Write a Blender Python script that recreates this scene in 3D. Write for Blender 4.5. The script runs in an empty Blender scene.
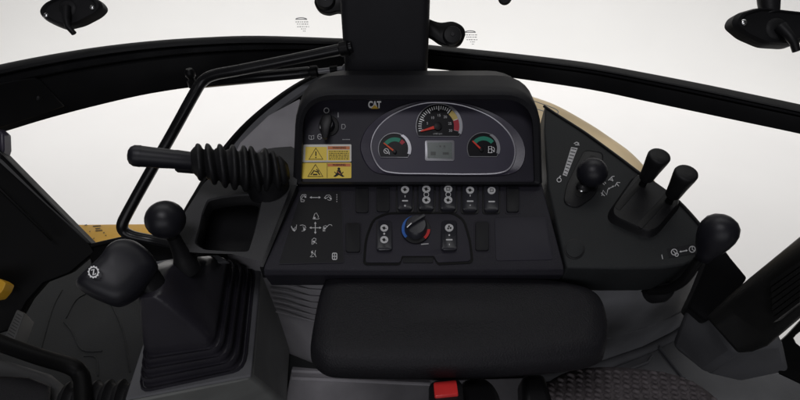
import bpy, bmesh, math, random
from mathutils import Vector, Matrix
random.seed(7)
SC = bpy.context.scene
COL = SC.collection
F = 477.0                      # focal length in photo pixels (photo is 800 x 400)
PITCH = math.radians(35)
CAM = Vector((0, 0, 1.35))
FW = Vector((0, math.cos(PITCH), -math.sin(PITCH)))
UP = Vector((0, math.sin(PITCH), math.cos(PITCH)))
RT = Vector((1, 0, 0))

# ------------------------------------------------------------------ geometry helpers
def ray(px, py):
    return RT*((px-400)/F) + UP*((200-py)/F) + FW
def P(px, py, d): return CAM + ray(px, py)*d
def PZ(px, py, z):
    r = ray(px, py); return CAM + r*((z-CAM.z)/r.z)
def PY(px, py, y):
    r = ray(px, py); return CAM + r*(y/r.y)
def PX(px, py, x):
    r = ray(px, py); return CAM + r*(x/r.x)

class Plane:
    """a flat surface of the cab through three measured points"""
    def __init__(s, p0, p1, p2):
        m = Matrix([(1, p[0], p[1]) for p in (p0, p1, p2)])
        s.k = m.inverted() @ Vector([1/p[2] for p in (p0, p1, p2)])
        a, b, c = (P(*p) for p in (p0, p1, p2))
        n = (b-a).cross(c-a).normalized()
        s.n = n if n.dot(CAM-a) > 0 else -n
    def depth(s, x, y): return 1/(s.k[0] + s.k[1]*x + s.k[2]*y)
    def at(s, x, y, h=0.0): return P(x, y, s.depth(x, y)) + s.n*h
    def px(s, x, y): return s.depth(x, y)/F

class MB:
    def __init__(s): s.v = []; s.f = []
    def add(s, pts):
        i = len(s.v); s.v += [Vector(p) for p in pts]; return list(range(i, i+len(pts)))
    def loft(s, loops, cap0=True, cap1=True, closed=True):
        ids = [s.add(l) for l in loops]
        n = len(ids[0])
        for a, b in zip(ids, ids[1:]):
            for i in range(n if closed else n-1):
                j = (i+1) % n
                s.f.append((a[i], a[j], b[j], b[i]))
        if cap0: s.f.append(tuple(reversed(ids[0])))
        if cap1: s.f.append(tuple(ids[-1]))
        return s
    def prism(s, pl, poly, h0, h1, ch=0.0, inset=None):
        """polygon on a plane, raised from h0 to h1, with a rounded-off rim of ch metres"""
        if ch:
            cx = sum(p[0] for p in poly)/len(poly); cy = sum(p[1] for p in poly)/len(poly)
            rx = max(abs(p[0]-cx) for p in poly); ry = max(abs(p[1]-cy) for p in poly)
            dpx = inset if inset is not None else ch/pl.px(cx, cy)
            def ins(k): return [(cx+(x-cx)*(1-k*dpx/rx), cy+(y-cy)*(1-k*dpx/ry)) for x, y in poly]
            loops = [[pl.at(x, y, h0) for x, y in poly], [pl.at(x, y, h1-ch) for x, y in poly],
                     [pl.at(x, y, h1-ch*.3) for x, y in ins(.3)], [pl.at(x, y, h1) for x, y in ins(1)]]
        else:
            loops = [[pl.at(x, y, h0) for x, y in poly], [pl.at(x, y, h1) for x, y in poly]]
        return s.loft(loops)
    def sheet(s, pl, poly, h):
        s.f.append(tuple(s.add([pl.at(x, y, h) for x, y in poly]))); return s
    def ribbon(s, pl, pts, w, h, closed=False):
        n = len(pts); L = []; R = []
        for i, p in enumerate(pts):
            a = pts[i-1] if (i > 0 or closed) else p
            b = pts[(i+1) % n] if (i < n-1 or closed) else p
            dx, dy = b[0]-a[0], b[1]-a[1]; l = math.hypot(dx, dy) or 1
            L.append(pl.at(p[0]-dy/l*w/2, p[1]+dx/l*w/2, h)); R.append(pl.at(p[0]+dy/l*w/2, p[1]-dx/l*w/2, h))
        a = s.add(L); b = s.add(R)
        for i in range(n if closed else n-1):
            j = (i+1) % n
            s.f.append((a[i], a[j], b[j], b[i]))
        return s
    def tube(s, path, rad, n=14, cap=True, closed=False):
        m = len(path); path = [Vector(p) for p in path]
        rs = rad if isinstance(rad, (list, tuple)) else [rad]*m
        loops = []; ref = None
        for i in range(m):
            a = path[i-1] if (i > 0 or closed) else path[i]
            b = path[(i+1) % m] if (i < m-1 or closed) else path[i]
            t = (b-a).normalized()
            if ref is None:
                ref = Vector((0, 0, 1)) if abs(t.z) < .9 else Vector((0, 1, 0))
            u = (ref - t*ref.dot(t)).normalized(); ref = u
            w = t.cross(u)
            loops.append([path[i] + (u*math.cos(k*2*math.pi/n) + w*math.sin(k*2*math.pi/n))*rs[i] for k in range(n)])
        if closed: loops.append(loops[0])
        return s.loft(loops, cap and not closed, cap and not closed)
    def lathe(s, base, axis, prof, n=28, up=None):
        """prof: list of (distance along axis, radius)"""
        axis = Vector(axis).normalized(); base = Vector(base)
        ref = Vector((0, 0, 1)) if abs(axis.z) < .9 else Vector((0, 1, 0))
        u = (ref-axis*ref.dot(axis)).normalized(); w = axis.cross(u)
        return s.loft([[base+axis*a+(u*math.cos(k*2*math.pi/n)+w*math.sin(k*2*math.pi/n))*r for k in range(n)] for a, r in prof])
    def slab(s, pts, th, dirn=None):
        pts = [Vector(p) for p in pts]
        n = Vector((0, 0, 0))
        for i in range(len(pts)):
            n += pts[i].cross(pts[(i+1) % len(pts)])
        n.normalize()
        c = sum(pts, Vector())/len(pts)
        if n.dot(CAM-c) > 0: n = -n
        d = Vector(dirn)*th if dirn else n*th
        return s.loft([pts, [p+d for p in pts]])

ORG = {}
def obj(name, mb, mat, parent=None, bev=0.0, seg=2, ang=35, sub=0, sharp=38):
    me = bpy.data.meshes.new(name)
    if parent is not None: o0 = ORG[parent.name]
    else:
        zs = min(v.z for v in mb.v); c = sum(mb.v, Vector())/len(mb.v); o0 = Vector((c.x, c.y, zs))
    me.from_pydata([v-o0 for v in mb.v], [], mb.f)
    bm = bmesh.new(); bm.from_mesh(me)
    bmesh.ops.remove_doubles(bm, verts=bm.verts, dist=1e-6)
    bmesh.ops.recalc_face_normals(bm, faces=bm.faces)
    bm.to_mesh(me); bm.free()
    me.shade_smooth()
    try: me.set_sharp_from_angle(angle=math.radians(sharp))
    except Exception: pass
    me.materials.append(mat)
    o = bpy.data.objects.new(name, me); COL.objects.link(o)
    ORG[o.name] = o0
    if parent is not None: o.parent = parent
    else: o.location = o0
    if bev:
        m = o.modifiers.new('bevel', 'BEVEL'); m.width = bev; m.segments = seg
        m.limit_method = 'ANGLE'; m.angle_limit = math.radians(ang); m.harden_normals = False
    if sub:
        m = o.modifiers.new('subsurf', 'SUBSURF'); m.levels = sub; m.render_levels = sub
    return o
def tag(o, label=None, cat=None, group=None, kind=None):
    if label: o['label'] = label
    if cat: o['category'] = cat
    if group: o['group'] = group
    if kind: o['kind'] = kind
    return o
def thing(name, label, cat, loc, group=None):
    o = bpy.data.objects.new(name, None); COL.objects.link(o)
    o.empty_display_size = .03; o.location = loc; ORG[o.name] = Vector(loc)
    return tag(o, label, cat, group)

# 2D outlines in photo pixels
def rrect(cx, cy, w, h, r, n=5, sk=0.0):
    out = []
    for (sx, sy, a0) in ((1, 1, 0), (-1, 1, 90), (-1, -1, 180), (1, -1, 270)):
        for k in range(n+1):
            a = math.radians(a0+90*k/n)
            x = sx*(w/2-r)+r*math.cos(a); y = sy*(h/2-r)+r*math.sin(a)
            out.append((cx+x+sk*y, cy+y))
    return out
def ell(cx, cy, rx, ry=None, n=28, a0=0, a1=360):
    ry = ry or rx
    full = abs(a1-a0) >= 360
    return [(cx+rx*math.cos(math.radians(a0+(a1-a0)*k/(n if full else n-1))), cy-ry*math.sin(math.radians(a0+(a1-a0)*k/(n if full else n-1)))) for k in range(n)]
def arcband(cx, cy, r0, r1, a0, a1, n=14):
    return ell(cx, cy, r1, n=n, a0=a0, a1=a1) + list(reversed(ell(cx, cy, r0, n=n, a0=a0, a1=a1)))
def spline(pts, k=6, closed=False):
    n = len(pts); out = []
    dim = len(pts[0])
    for i in range(n if closed else n-1):
        p0 = pts[i-1] if (i > 0 or closed) else pts[i]
        p1 = pts[i]; p2 = pts[(i+1) % n]
        p3 = pts[(i+2) % n] if (i+2 < n or closed) else p2
        for j in range(k):
            t = j/k
            out.append(tuple(.5*(2*p1[q]+(p2[q]-p0[q])*t+(2*p0[q]-5*p1[q]+4*p2[q]-p3[q])*t*t+(3*p1[q]-p0[q]-3*p2[q]+p3[q])*t**3) for q in range(dim)))
    if not closed: out.append(tuple(pts[-1]))
    return out
def roundpoly(pts, r, n=4):
    """polygon with each corner rounded; r one value or one per corner"""
    out = []; m = len(pts)
    for i in range(m):
        a, b, c = (Vector(pts[i-1]), Vector(pts[i]), Vector(pts[(i+1) % m]))
        ri = r[i] if isinstance(r, (list, tuple)) else r
        u = (a-b); w = (c-b); d = min(ri, u.length*.45, w.length*.45)
        p = b+u.normalized()*d; q = b+w.normalized()*d
        for k in range(n+1):
            t = k/n
            out.append(tuple((1-t)**2*p + 2*t*(1-t)*b + t*t*q))
    return out
def scl(poly, cx, cy, kx, ky=None):
    ky = ky or kx
    return [(cx+(x-cx)*kx, cy+(y-cy)*ky) for x, y in poly]

# ------------------------------------------------------------------ materials
def mat(name, col, rough=.5, spec=.5, bump=0.0, bscale=900.0, var=.15, vscale=14.0, metal=0.0, coat=0.0, sheen=0.0, dust=0.0):
    m = bpy.data.materials.new(name); m.use_nodes = True
    nt = m.node_tree; b = nt.nodes['Principled BSDF']
    b.inputs['Roughness'].default_value = rough
    b.inputs['Specular IOR Level'].default_value = spec
    b.inputs['Metallic'].default_value = metal
    b.inputs['Coat Weight'].default_value = coat
    b.inputs['Sheen Weight'].default_value = sheen
    tc = nt.nodes.new('ShaderNodeTexCoord')
    n1 = nt.nodes.new('ShaderNodeTexNoise'); n1.inputs['Scale'].default_value = vscale; n1.inputs['Detail'].default_value = 6
    nt.links.new(tc.outputs['Object'], n1.inputs['Vector'])
    cr = nt.nodes.new('ShaderNodeValToRGB')
    cr.color_ramp.elements[0].position = .3; cr.color_ramp.elements[1].position = .7
    cr.color_ramp.elements[0].color = (*[c*(1-var) for c in col], 1)
    cr.color_ramp.elements[1].color = (*[min(1, c*(1+var)) for c in col], 1)
    nt.links.new(n1.outputs['Fac'], cr.inputs['Fac'])
    src = cr.outputs['Color']
    if dust:
        n3 = nt.nodes.new('ShaderNodeTexNoise'); n3.inputs['Scale'].default_value = 420; n3.inputs['Detail'].default_value = 2
        nt.links.new(tc.outputs['Object'], n3.inputs['Vector'])
        c3 = nt.nodes.new('ShaderNodeValToRGB'); c3.color_ramp.elements[0].position = .66; c3.color_ramp.elements[1].position = .8
        c3.color_ramp.elements[1].color = (dust, dust, dust, 1)
        nt.links.new(n3.outputs['Fac'], c3.inputs['Fac'])
        mx = nt.nodes.new('ShaderNodeMix'); mx.data_type = 'RGBA'
        mx.inputs[7].default_value = (.16, .155, .15, 1)
        nt.links.new(c3.outputs['Color'], mx.inputs[0]); nt.links.new(src, mx.inputs[6])
        src = mx.outputs[2]
    nt.links.new(src, b.inputs['Base Color'])
    rr = nt.nodes.new('ShaderNodeMapRange')
    rr.inputs[3].default_value = max(.03, rough-.11); rr.inputs[4].default_value = min(1, rough+.11)
    nt.links.new(n1.outputs['Fac'], rr.inputs[0]); nt.links.new(rr.outputs[0], b.inputs['Roughness'])
    if bump:
        n2 = nt.nodes.new('ShaderNodeTexNoise'); n2.inputs['Scale'].default_value = bscale; n2.inputs['Detail'].default_value = 2
        nt.links.new(tc.outputs['Object'], n2.inputs['Vector'])
        bp = nt.nodes.new('ShaderNodeBump'); bp.inputs['Strength'].default_value = bump; bp.inputs['Distance'].default_value = .001
        nt.links.new(n2.outputs['Fac'], bp.inputs['Height']); nt.links.new(bp.outputs['Normal'], b.inputs['Normal'])
    return m
M = dict(
    hood=mat('hood_plastic', (.013, .013, .0155), .5, .22, .25, 700),
    face=mat('cluster_face_plastic', (.020, .0185, .027), .5, .22, .15, 900),
    bezel=mat('bezel_plastic', (.045, .04, .06), .32, .5, .1, 900),
    gplate=mat('gauge_plate', (.040, .036, .058), .5, .4, .08, 900),
    panel=mat('switch_panel_plastic', (.019, .018, .024), .5, .18, .6, 650, dust=.16),
    side=mat('side_console_plastic', (.020, .0215, .0225), .55, .17, .3, 800, dust=.10),
    lside=mat('left_console_plastic', (.040, .040, .042), .6, .35, .3, 800, dust=.1),
    black=mat('black_plastic', (.009, .009, .010), .4, .22, .15, 900),
    blank=mat('blank_cover_plastic', (.008, .008, .010), .5, .2, .1, 900),
    gloss=mat('gloss_black_paint', (.008, .008, .009), .25, .35, .03, 60),
    satin=mat('satin_black_paint', (.005, .005, .0055), .42, .16, .1, 200),
    rubber=mat('black_rubber', (.010, .010, .011), .5, .22, .25, 300),
    bellow=mat('bellows_rubber', (.010, .010, .011), .5, .28, .2, 260),
    boot=mat('boot_vinyl', (.020, .0185, .025), .36, .5, .3, 120),
    knob=mat('knob_plastic', (.010, .010, .014), .42, .35, .12, 1400),
    pad=mat('pad_vinyl', (.011, .0106, .013), .46, .2, .8, 520),
    rock=mat('rocker_plastic', (.022, .022, .028), .3, .35, .05, 900),
    white=mat('legend_white', (.9, .9, .9), .5, .3, var=.06),
    grey=mat('legend_grey', (.52, .52, .53), .5, .3, var=.06),
    dim=mat('legend_dim', (.45, .45, .46), .5, .3, var=.06),
    black_ink=mat('black_ink', (.01, .01, .01), .6, .3, var=.05),
    silver=mat('silver_trim', (.62, .61, .66), .35, .5, .0, metal=.6, var=.06),
    dtrim=mat('dark_silver_trim', (.30, .30, .32), .35, .5, .0, metal=.5, var=.06),
    chrome=mat('bright_metal', (.7, .7, .7), .2, .5, metal=1.0, var=.05),
    dial=mat('dial_black', (.008, .008, .010), .4, .14, var=.05),
    green=mat('gauge_green', (.02, .25, .16), .5, .3, var=.05),
    red=mat('gauge_red', (.42, .03, .045), .5, .3, var=.05),
    yellowz=mat('gauge_yellow', (.55, .42, .13), .5, .3, var=.05),
    needle=mat('needle_orange', (.80, .10, .025), .5, .3, var=.04),
    needle2=mat('needle_red', (.75, .05, .03), .5, .3, var=.04),
    lcd=mat('display_glass', (.11, .13, .122), .25, .5, var=.08),
    lcdseg=mat('display_segment', (.03, .036, .033), .3, .5, var=.05),
    decy=mat('decal_yellow', (.88, .64, .06), .45, .4, var=.05),
    deco=mat('decal_orange', (.62, .17, .03), .45, .4, var=.05),
    decw=mat('decal_white', (.70, .68, .62), .45, .4, var=.05),
    logoy=mat('logo_yellow', (.80, .50, .06), .45, .4, var=.04),
    blue=mat('knob_blue', (.03, .12, .42), .5, .3, var=.05),
    redk=mat('knob_red', (.50, .02, .02), .5, .3, var=.05),
    buckle=mat('buckle_red', (.72, .035, .035), .35, .5, .05, 400, var=.08),
    floor=mat('floor_mat_rubber', (.028, .029, .030), .7, .3, .4, 260, dust=.25),
    lower=mat('lower_panel_grey', (.30, .29, .305), .6, .35, .25, 500, dust=.1),
    lower2=mat('lower_wall_grey', (.22, .222, .235), .6, .35, .25, 500, dust=.1),
    trim=mat('side_trim_grey', (.105, .106, .114), .6, .35, .25, 500, dust=.1),
    postm=mat('post_trim', (.009, .009, .009), .45, .25, .2, 500),
    door=mat('door_black', (.004, .004, .0042), .5, .1, .1, 300),
    pedestal=mat('pedestal_grey', (.23, .235, .225), .6, .3, .25, 500),
    strip=mat('door_seal_grey', (.05, .05, .05), .5, .4, .1, 300),
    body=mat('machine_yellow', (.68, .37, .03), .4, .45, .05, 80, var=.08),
    tan=mat('fender_glare_yellow', (.92, .72, .43), .4, .45, .05, 80, var=.06),  # machine yellow with overexposure and glare put into the colour
    studio=mat('studio_white', (.89, .872, .86), .9, .1, .15, 30, var=.012, vscale=1.2),
)
# orange-peel on the fender, woven fabric for the seat
def fabric():
    m = mat('seat_fabric', (.10, .088, .092), .9, .15, 0, sheen=.0, var=.25, vscale=60)
    nt = m.node_tree; b = nt.nodes['Principled BSDF']
    tc = nt.nodes.new('ShaderNodeTexCoord')
    vo = nt.nodes.new('ShaderNodeTexVoronoi'); vo.inputs['Scale'].default_value = 210
    nt.links.new(tc.outputs['Object'], vo.inputs['Vector'])
    bp = nt.nodes.new('ShaderNodeBump'); bp.inputs['Strength'].default_value = .5; bp.inputs['Distance'].default_value = .0015; bp.invert = True
    nt.links.new(vo.outputs['Distance'], bp.inputs['Height']); nt.links.new(bp.outputs['Normal'], b.inputs['Normal'])
    return m
M['fabric'] = fabric()
def glassmat():
    m = bpy.data.materials.new('window_glass'); m.use_nodes = True
    nt = m.node_tree; nt.nodes.clear()
    o = nt.nodes.new('ShaderNodeOutputMaterial'); mx = nt.nodes.new('ShaderNodeMixShader')
    t = nt.nodes.new('ShaderNodeBsdfTransparent'); t.inputs['Color'].default_value = (.97, .975, .97, 1)
    g = nt.nodes.new('ShaderNodeBsdfGlossy'); g.inputs['Roughness'].default_value = .02
    fr = nt.nodes.new('ShaderNodeFresnel'); fr.inputs['IOR'].default_value = 1.15
    nt.links.new(fr.outputs[0], mx.inputs[0]); nt.links.new(t.outputs[0], mx.inputs[1]); nt.links.new(g.outputs[0], mx.inputs[2])
    nt.links.new(mx.outputs[0], o.inputs['Surface'])
    return m
M['glass'] = glassmat()

def text(s, pl, px, py, size, h, m, parent, name='lettering', bold=0.0, rot=0.0, squeeze=1.0, align='CENTER'):
    cu = bpy.data.curves.new('t', 'FONT'); cu.body = s; cu.size = 1.0; cu.align_x = align; cu.align_y = 'CENTER'
    cu.offset = bold; cu.resolution_u = 3
    ob = bpy.data.objects.new('t', cu); COL.objects.link(ob)
    bpy.context.view_layer.update()
    me = bpy.data.meshes.new_from_object(ob.evaluated_get(bpy.context.evaluated_depsgraph_get()))
    mb = MB()
    c, sn = math.cos(rot), math.sin(rot)
    for v in me.vertices:
        x, y = v.co.x*size*squeeze, v.co.y*size
        mb.v.append(pl.at(px+x*c-y*sn, py-(x*sn+y*c), h))
    mb.f = [tuple(p.vertices) for p in me.polygons]
    bpy.data.objects.remove(ob); bpy.data.curves.remove(cu); bpy.data.meshes.remove(me)
    return obj(name, mb, m, parent)

# ------------------------------------------------------------------ measured surfaces
CF = Plane((300, 100, .815), (540, 100, .815), (420, 185, .800))      # gauge face
HR = Plane((300, 95, .770), (540, 95, .770), (420, 185, .795))        # front rim of hood
SP = Plane((300, 187, .800), (540, 187, .800), (410, 265, .690))      # switch panel
RP = Plane((567, 265, .690), (740, 270, .650), (545, 130, .860))      # right wing of the console
LP = Plane((262, 265, .690), (200, 200, .750), (292, 170, .800))      # left wing
ZB = 1.047
def frontz(px, py): return PZ(px, py, ZB)

# ------------------------------------------------------------------ setting
def studio():
    mb = MB(); prof = [(-4, -.9), (5.5, -.9)]
    for k in range(1, 13):
        a = math.radians(90*k/12); prof.append((5.5+2.5*math.sin(a), -.9+2.5*(1-math.cos(a))))
    prof.append((8, 6))
    mb.loft([[Vector((x, y, z)) for (y, z) in prof] for x in (-11, 11)], False, False, closed=False)
    o = obj('backdrop', mb, M['studio'], sharp=60); tag(o, 'white studio sweep behind and under the machine', 'backdrop', kind='structure')
studio()

mb = MB()
fl = [(-.86, .05), (-.86, .62), (-.62, .84), (.62, .84), (.86, .62), (.86, .05)]
mb.slab([Vector((x, y, .45)) for x, y in fl], .05, (0, 0, -1))
o = obj('floor', mb, M['floor']); tag(o, 'dark rubber cab floor below the consoles', 'floor', kind='structure')

# ------------------------------------------------------------------ instrument console
con = thing('instrument_console', 'dark central dashboard with hooded gauge cluster, rows of rocker switches and warning decals', 'dashboard', (0, .68, .78))

def hood():
    def loop(pl, L0, R0, L1, R1, top, bot, r, rb, h=0.0):
        poly = roundpoly([(L0, bot), (L1, top), (R1, top), (R0, bot)], [rb, r, r, rb], 8)
        return [pl.at(x, y, h) for x, y in poly]
    mb = MB()
    inner_face = loop(CF, 302, 534, 305, 531, 100, 182, 26, 3)
    inner_rim = loop(HR, 301, 535, 303.5, 532.5, 99.5, 182.5, 30, 3)
    rim_mid = loop(HR, 297, 539, 300.5, 536, 95, 183.5, 34, 3, .0045)
    rim_out = loop(HR, 293, 542, 297, 539.5, 90, 185, 38, 3, .001)
    o1 = [p+Vector((0, .014, -.001)) for p in loop(HR, 291.5, 543.5, 295, 541, 88, 186, 40, 3)]
    o1b = [p+Vector((0, .050, .0025)) for p in loop(HR, 291.5, 543.5, 294.6, 541.4, 88, 186, 41, 3)]
    o1c = [p+Vector((0, .054, .000)) for p in loop(HR, 292.5, 542.5, 296, 540, 89, 186, 41, 3)]
    o2 = [p+Vector((0, .095, -.004)) for p in loop(HR, 294, 541, 298, 538, 89, 186, 42, 3)]
    o3 = [p+Vector((0, .112, -.014)) for p in loop(HR, 296, 539, 302, 534, 92, 186, 44, 3)]
    mb.loft([inner_face, inner_rim, rim_mid, rim_out, o1, o1b, o1c, o2, o3], False, True)
    return obj('hood', mb, M['hood'], con, sharp=50)
hood()
mb = MB(); mb.prism(CF, roundpoly([(299, 184), (303, 97), (533, 97), (537, 184)], 6), -.02, .0)
face = obj('cluster_face', mb, M['face'], con)
mb = MB(); mb.tube([HR.at(x, 184.2, .001) for x in (294, 420, 541)], .0012, 8)
obj('lower_lip', mb, M['panel'], con)
# raised oval round the gauges
OV = spline([(371.5, 150), (375, 133), (388, 118.5), (408, 108), (432, 103), (462, 106), (490, 117), (508, 133), (514.5, 150), (511, 166), (499, 173.2), (470, 174.5), (430, 174), (395, 173.2), (380, 168)], 6, True)
mb = MB()
out1 = scl(OV, 444, 143, 1.165, 1.06); mid1 = scl(OV, 444, 143, 1.14, 1.05)
mb.loft([[CF.at(x, y, -.002) for x, y in out1], [CF.at(x, y, .0035) for x, y in mid1], [CF.at(x, y, .001) for x, y in scl(OV, 443, 141, 1.02)], [CF.at(x, y, .003) for x, y in OV]], False, False)
obj('oval_bezel', mb, M['bezel'], con, sharp=25)
mb = MB(); mb.prism(CF, OV, -.002, .003)
gplate = obj('gauge_plate', mb, M['gplate'], con)
mb = MB(); mb.tube([CF.at(x, y, .0035) for x, y in OV], .0013, 8, closed=True)
obj('oval_trim', mb, M['silver'], con)

def dome(cx, cy, r, bottom, rim=1.0):
    a = math.degrees(math.asin(max(-1, min(1, (cy-bottom)/r))))
    arc = ell(cx, cy, r, n=36, a0=180-a, a1=a)        # over the top from left to right
    return roundpoly_soft(arc)
def roundpoly_soft(arc): return arc
def gauge(name, cx, cy, r, bottom):
    g_out = dome(cx, cy, r, bottom)
    mb = MB(); mb.prism(CF, scl(g_out, cx, cy, 1.0), .0025, .0045)
    g = obj(name, mb, M['dial'], con)
    mb = MB(); mb.tube([CF.at(x, y, .0047) for x, y in g_out], .00085, 8, closed=True)
    obj('gauge_rim', mb, M['dtrim'], g)
    mb = MB(); cres = ell(cx+.6, cy, r+.6, n=18, a0=-20, a1=60) + list(reversed(ell(cx-1.2, cy, r-.8, n=18, a0=-18, a1=60)))  # silver crescent, the thicker right side of the rim
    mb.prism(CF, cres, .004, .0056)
    obj('rim_crescent', mb, M['dtrim'], g)
    return g
H1, H2, H3 = .0049, .0053, .0064
tach = gauge('tachometer', 438.5, 127, 22.5, 137)
mb = MB()
for k in range(31):
    a = 193-k*(193+13)/30
    r0 = 15.6 if k % 5 == 0 else 17.0
    if k > 23 and k % 5: continue
    c, s_ = math.cos(math.radians(a)), math.sin(math.radians(a))
    mb.ribbon(CF, [(438.5+c*r0, 127-s_*r0), (438.5+c*20.3, 127-s_*20.3)], 1.0 if k % 5 == 0 else .75, H1)
obj('tick_marks', mb, M['white'], tach)
for s_, x, y in (('5', 427.2, 124.2), ('10', 432.3, 118.6), ('15', 438.7, 116.2), ('20', 445, 117.8), ('25', 449.6, 124.4), ('30', 450.2, 131.4)):
    text(s_, CF, x, y, 3.6, H1, M['grey'], tach, 'dial_number')
text('x100 rpm', CF, 437.5, 134.4, 2.3, H1, M['grey'], tach, 'dial_caption')
mb = MB(); mb.sheet(CF, arcband(438.5, 127, 15.2, 20.6, 50, 22), H2); obj('yellow_zone', mb, M['yellowz'], tach)
mb = MB(); mb.sheet(CF, arcband(438.5, 127, 15.2, 20.6, 20, -14), H2); obj('red_zone', mb, M['red'], tach)
def needle(x0, y0, x1, y1, w0, w1, m, g, hub):
    dx, dy = x1-x0, y1-y0; l = math.hypot(dx, dy); nx, ny = -dy/l, dx/l
    mb = MB(); mb.prism(CF, [(x0+nx*w0, y0+ny*w0), (x0-nx*w0, y0-ny*w0), (x1-nx*w1, y1-ny*w1), (x1+nx*w1, y1+ny*w1)], H3, H3+.0012)
    n = obj('needle', mb, m, g)
    mb = MB(); mb.prism(CF, ell(x0, y0, hub), .0045, H3+.002, .0006); obj('hub_cap', mb, M['black'], n)
needle(437.5, 127.3, 420.5, 132.3, 1.7, .6, M['needle2'], tach, 4)
tg = gauge('temperature_gauge', 394.3, 149.5, 15.8, 157.8)
mb = MB(); mb.sheet(CF, arcband(394.8, 151, 9, 13, 145, 62), H1); obj('green_zone', mb, M['green'], tg)
mb = MB(); mb.sheet(CF, arcband(394.8, 151, 9, 13, 58, 38), H1); obj('red_zone', mb, M['red'], tg)
needle(394.8, 152.5, 383.8, 143.8, .9, .5, M['needle'], tg, 2)
mb = MB(); mb.ribbon(CF, ell(386.3, 151.6, 2.4, n=12), .5, H1, True); mb.ribbon(CF, [(385, 150.6), (387.5, 152.8)], .6, H1); mb.ribbon(CF, [(388, 153.5), (389.5, 155), (389.5, 152.5)], .6, H1); obj('symbol', mb, M['white'], tg)
fg = gauge('fuel_gauge', 482.6, 149, 15.8, 157.2)
mb = MB(); mb.sheet(CF, arcband(483, 150.5, 9.5, 13.5, 140, 40), H1); obj('green_zone', mb, M['green'], fg)
needle(480.8, 150.5, 471.8, 141.8, .9, .6, M['needle2'], fg, 2)
mb = MB(); mb.ribbon(CF, [(488, 147), (491.2, 147), (491.2, 153), (488, 153)], .6, H1, True); mb.ribbon(CF, [(488, 149.6), (491.2, 149.6)], .5, H1)
mb.ribbon(CF, [(487.4, 153.2), (491.8, 153.2)], .6, H1); mb.ribbon(CF, [(491.5, 150.5), (492.8, 151), (492.8, 152.4), (493.8, 152.4), (493.8, 149), (492.3, 147.6)], .5, H1); obj('fuel_symbol', mb, M['white'], fg)
# display
mb = MB(); mb.prism(CF, rrect(439.5, 151, 29.5, 20.5, 2), .0028, .0046, .0006); dsp = obj('display', mb, M['dtrim'], con)
mb = MB(); mb.prism(CF, rrect(439.5, 151, 24.5, 15.8, .8), .0046, .0049); obj('screen', mb, M['lcd'], dsp)
mb = MB()
for (x, y, w, h) in ((433, 154, 5, 3.4), (445.5, 154, 6, 2.2), (440, 147, 1.6, 1.6), (444, 147, 1.6, 1.6)):
    mb.sheet(CF, [(x-w/2, y-h/2), (x+w/2, y-h/2), (x+w/2, y+h/2), (x-w/2, y+h/2)], .0052)
obj('screen_segment', mb, M['lcdseg'], dsp)
# emblem
emb = text('CAT', CF, 374.6, 105.2, 9.2, .0014, M['white'], con, 'emblem', bold=.05, squeeze=.70)
mb = MB(); mb.sheet(CF, [(371.0, 109), (378.6, 109), (374.7, 105.2)], .0018); obj('emblem_triangle', mb, M['logoy'], emb)
# ignition switch
mb = MB(); mb.prism(CF, rrect(329, 126, 20, 20, 9), -.001, .003, .001); ign = obj('ignition_switch', mb, M['black'], con)
mb = MB(); mb.lathe(CF.at(328, 126, .002), CF.n, [(0, .0125), (.012, .0115), (.014, .010)], 24); obj('switch_barrel', mb, M['knob'], ign)
mb = MB(); mb.prism(CF, roundpoly([(324, 118), (333, 117), (333.5, 124), (329, 141.5), (323.5, 141), (322, 126)], 2.5), .012, .021, .002); obj('key', mb, M['black'], ign)
mb = MB(); mb.ribbon(CF, ell(326.5, 110.6, 2.5, n=16), .8, .0008, True)
mb.ribbon(CF, [(338.2, 112.5), (338.2, 117.5)], .6, .0008)
mb.ribbon(CF, [(341.6, 124.5), (344.5, 124.5), (345.6, 126.6), (344.2, 129), (341.8, 129), (341.8, 124.5)], .5, .0008)
mb.ribbon(CF, [(320.6, 124.6), (320.6, 129)], .7, .0035); mb.ribbon(CF, ell(333.2, 127.5, 1.4, n=10, a0=-70, a1=70), .6, .0035)
mb.ribbon(CF, [(309, 135.4), (311.4, 136.2), (313.9, 135.4), (313.9, 139), (311.4, 139.6), (309, 139)], .6, .0008, True); mb.ribbon(CF, [(311.4, 136), (311.4, 139.5)], .5, .0008)
mb.ribbon(CF, ell(319.8, 136.8, 2.1, 2.5, n=14), .7, .0008, True); mb.ribbon(CF, [(318.4, 136.2), (321.4, 137.4)], .5, .0008); mb.ribbon(CF, [(321.5, 135), (323, 134.2)], .5, .0008)
for k in range(5): mb.ribbon(CF, [(342.6+k*1.6, 139.6), (343.5+k*1.6, 139.6)], .8, .0008)
obj('switch_legend', mb, M['dim'], ign)

# warning decals
def sub(mb, poly, h): mb.sheet(CF, poly, h); return mb
dk = MB().prism(CF, roundpoly([(302.6, 162.2), (303.6, 144.6), (351.4, 144.4), (351.4, 161.8)], 1.2), .0, .0008)
dec = obj('warning_decal', dk, M['decw'], con)
obj('yellow_field', MB().sheet(CF, [(305.2, 160.6), (305.8, 147), (327, 147), (327, 160.6)], .0012), M['decy'], dec)
obj('yellow_text_field', MB().sheet(CF, [(327.8, 160.6), (327.8, 150.2), (349.8, 150.2), (349.8, 160.6)], .0012), M['decy'], dec)
obj('orange_header', MB().sheet(CF, [(327.8, 149.6), (327.8, 146.4), (349.8, 146.4), (349.8, 149.6)], .0012), M['deco'], dec)
text('WARNING', CF, 339.3, 148, 2.8, .0015, M['black_ink'], dec, 'header_lettering', bold=.02)
mb = MB(); mb.ribbon(CF, [(316, 148.2), (323, 159.4), (309.2, 159.4)], 1.0, .0015, True); mb.ribbon(CF, [(316, 151.6), (316, 156)], 1.1, .0015); mb.sheet(CF, ell(316, 157.7, .7, n=10), .0015)
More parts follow.
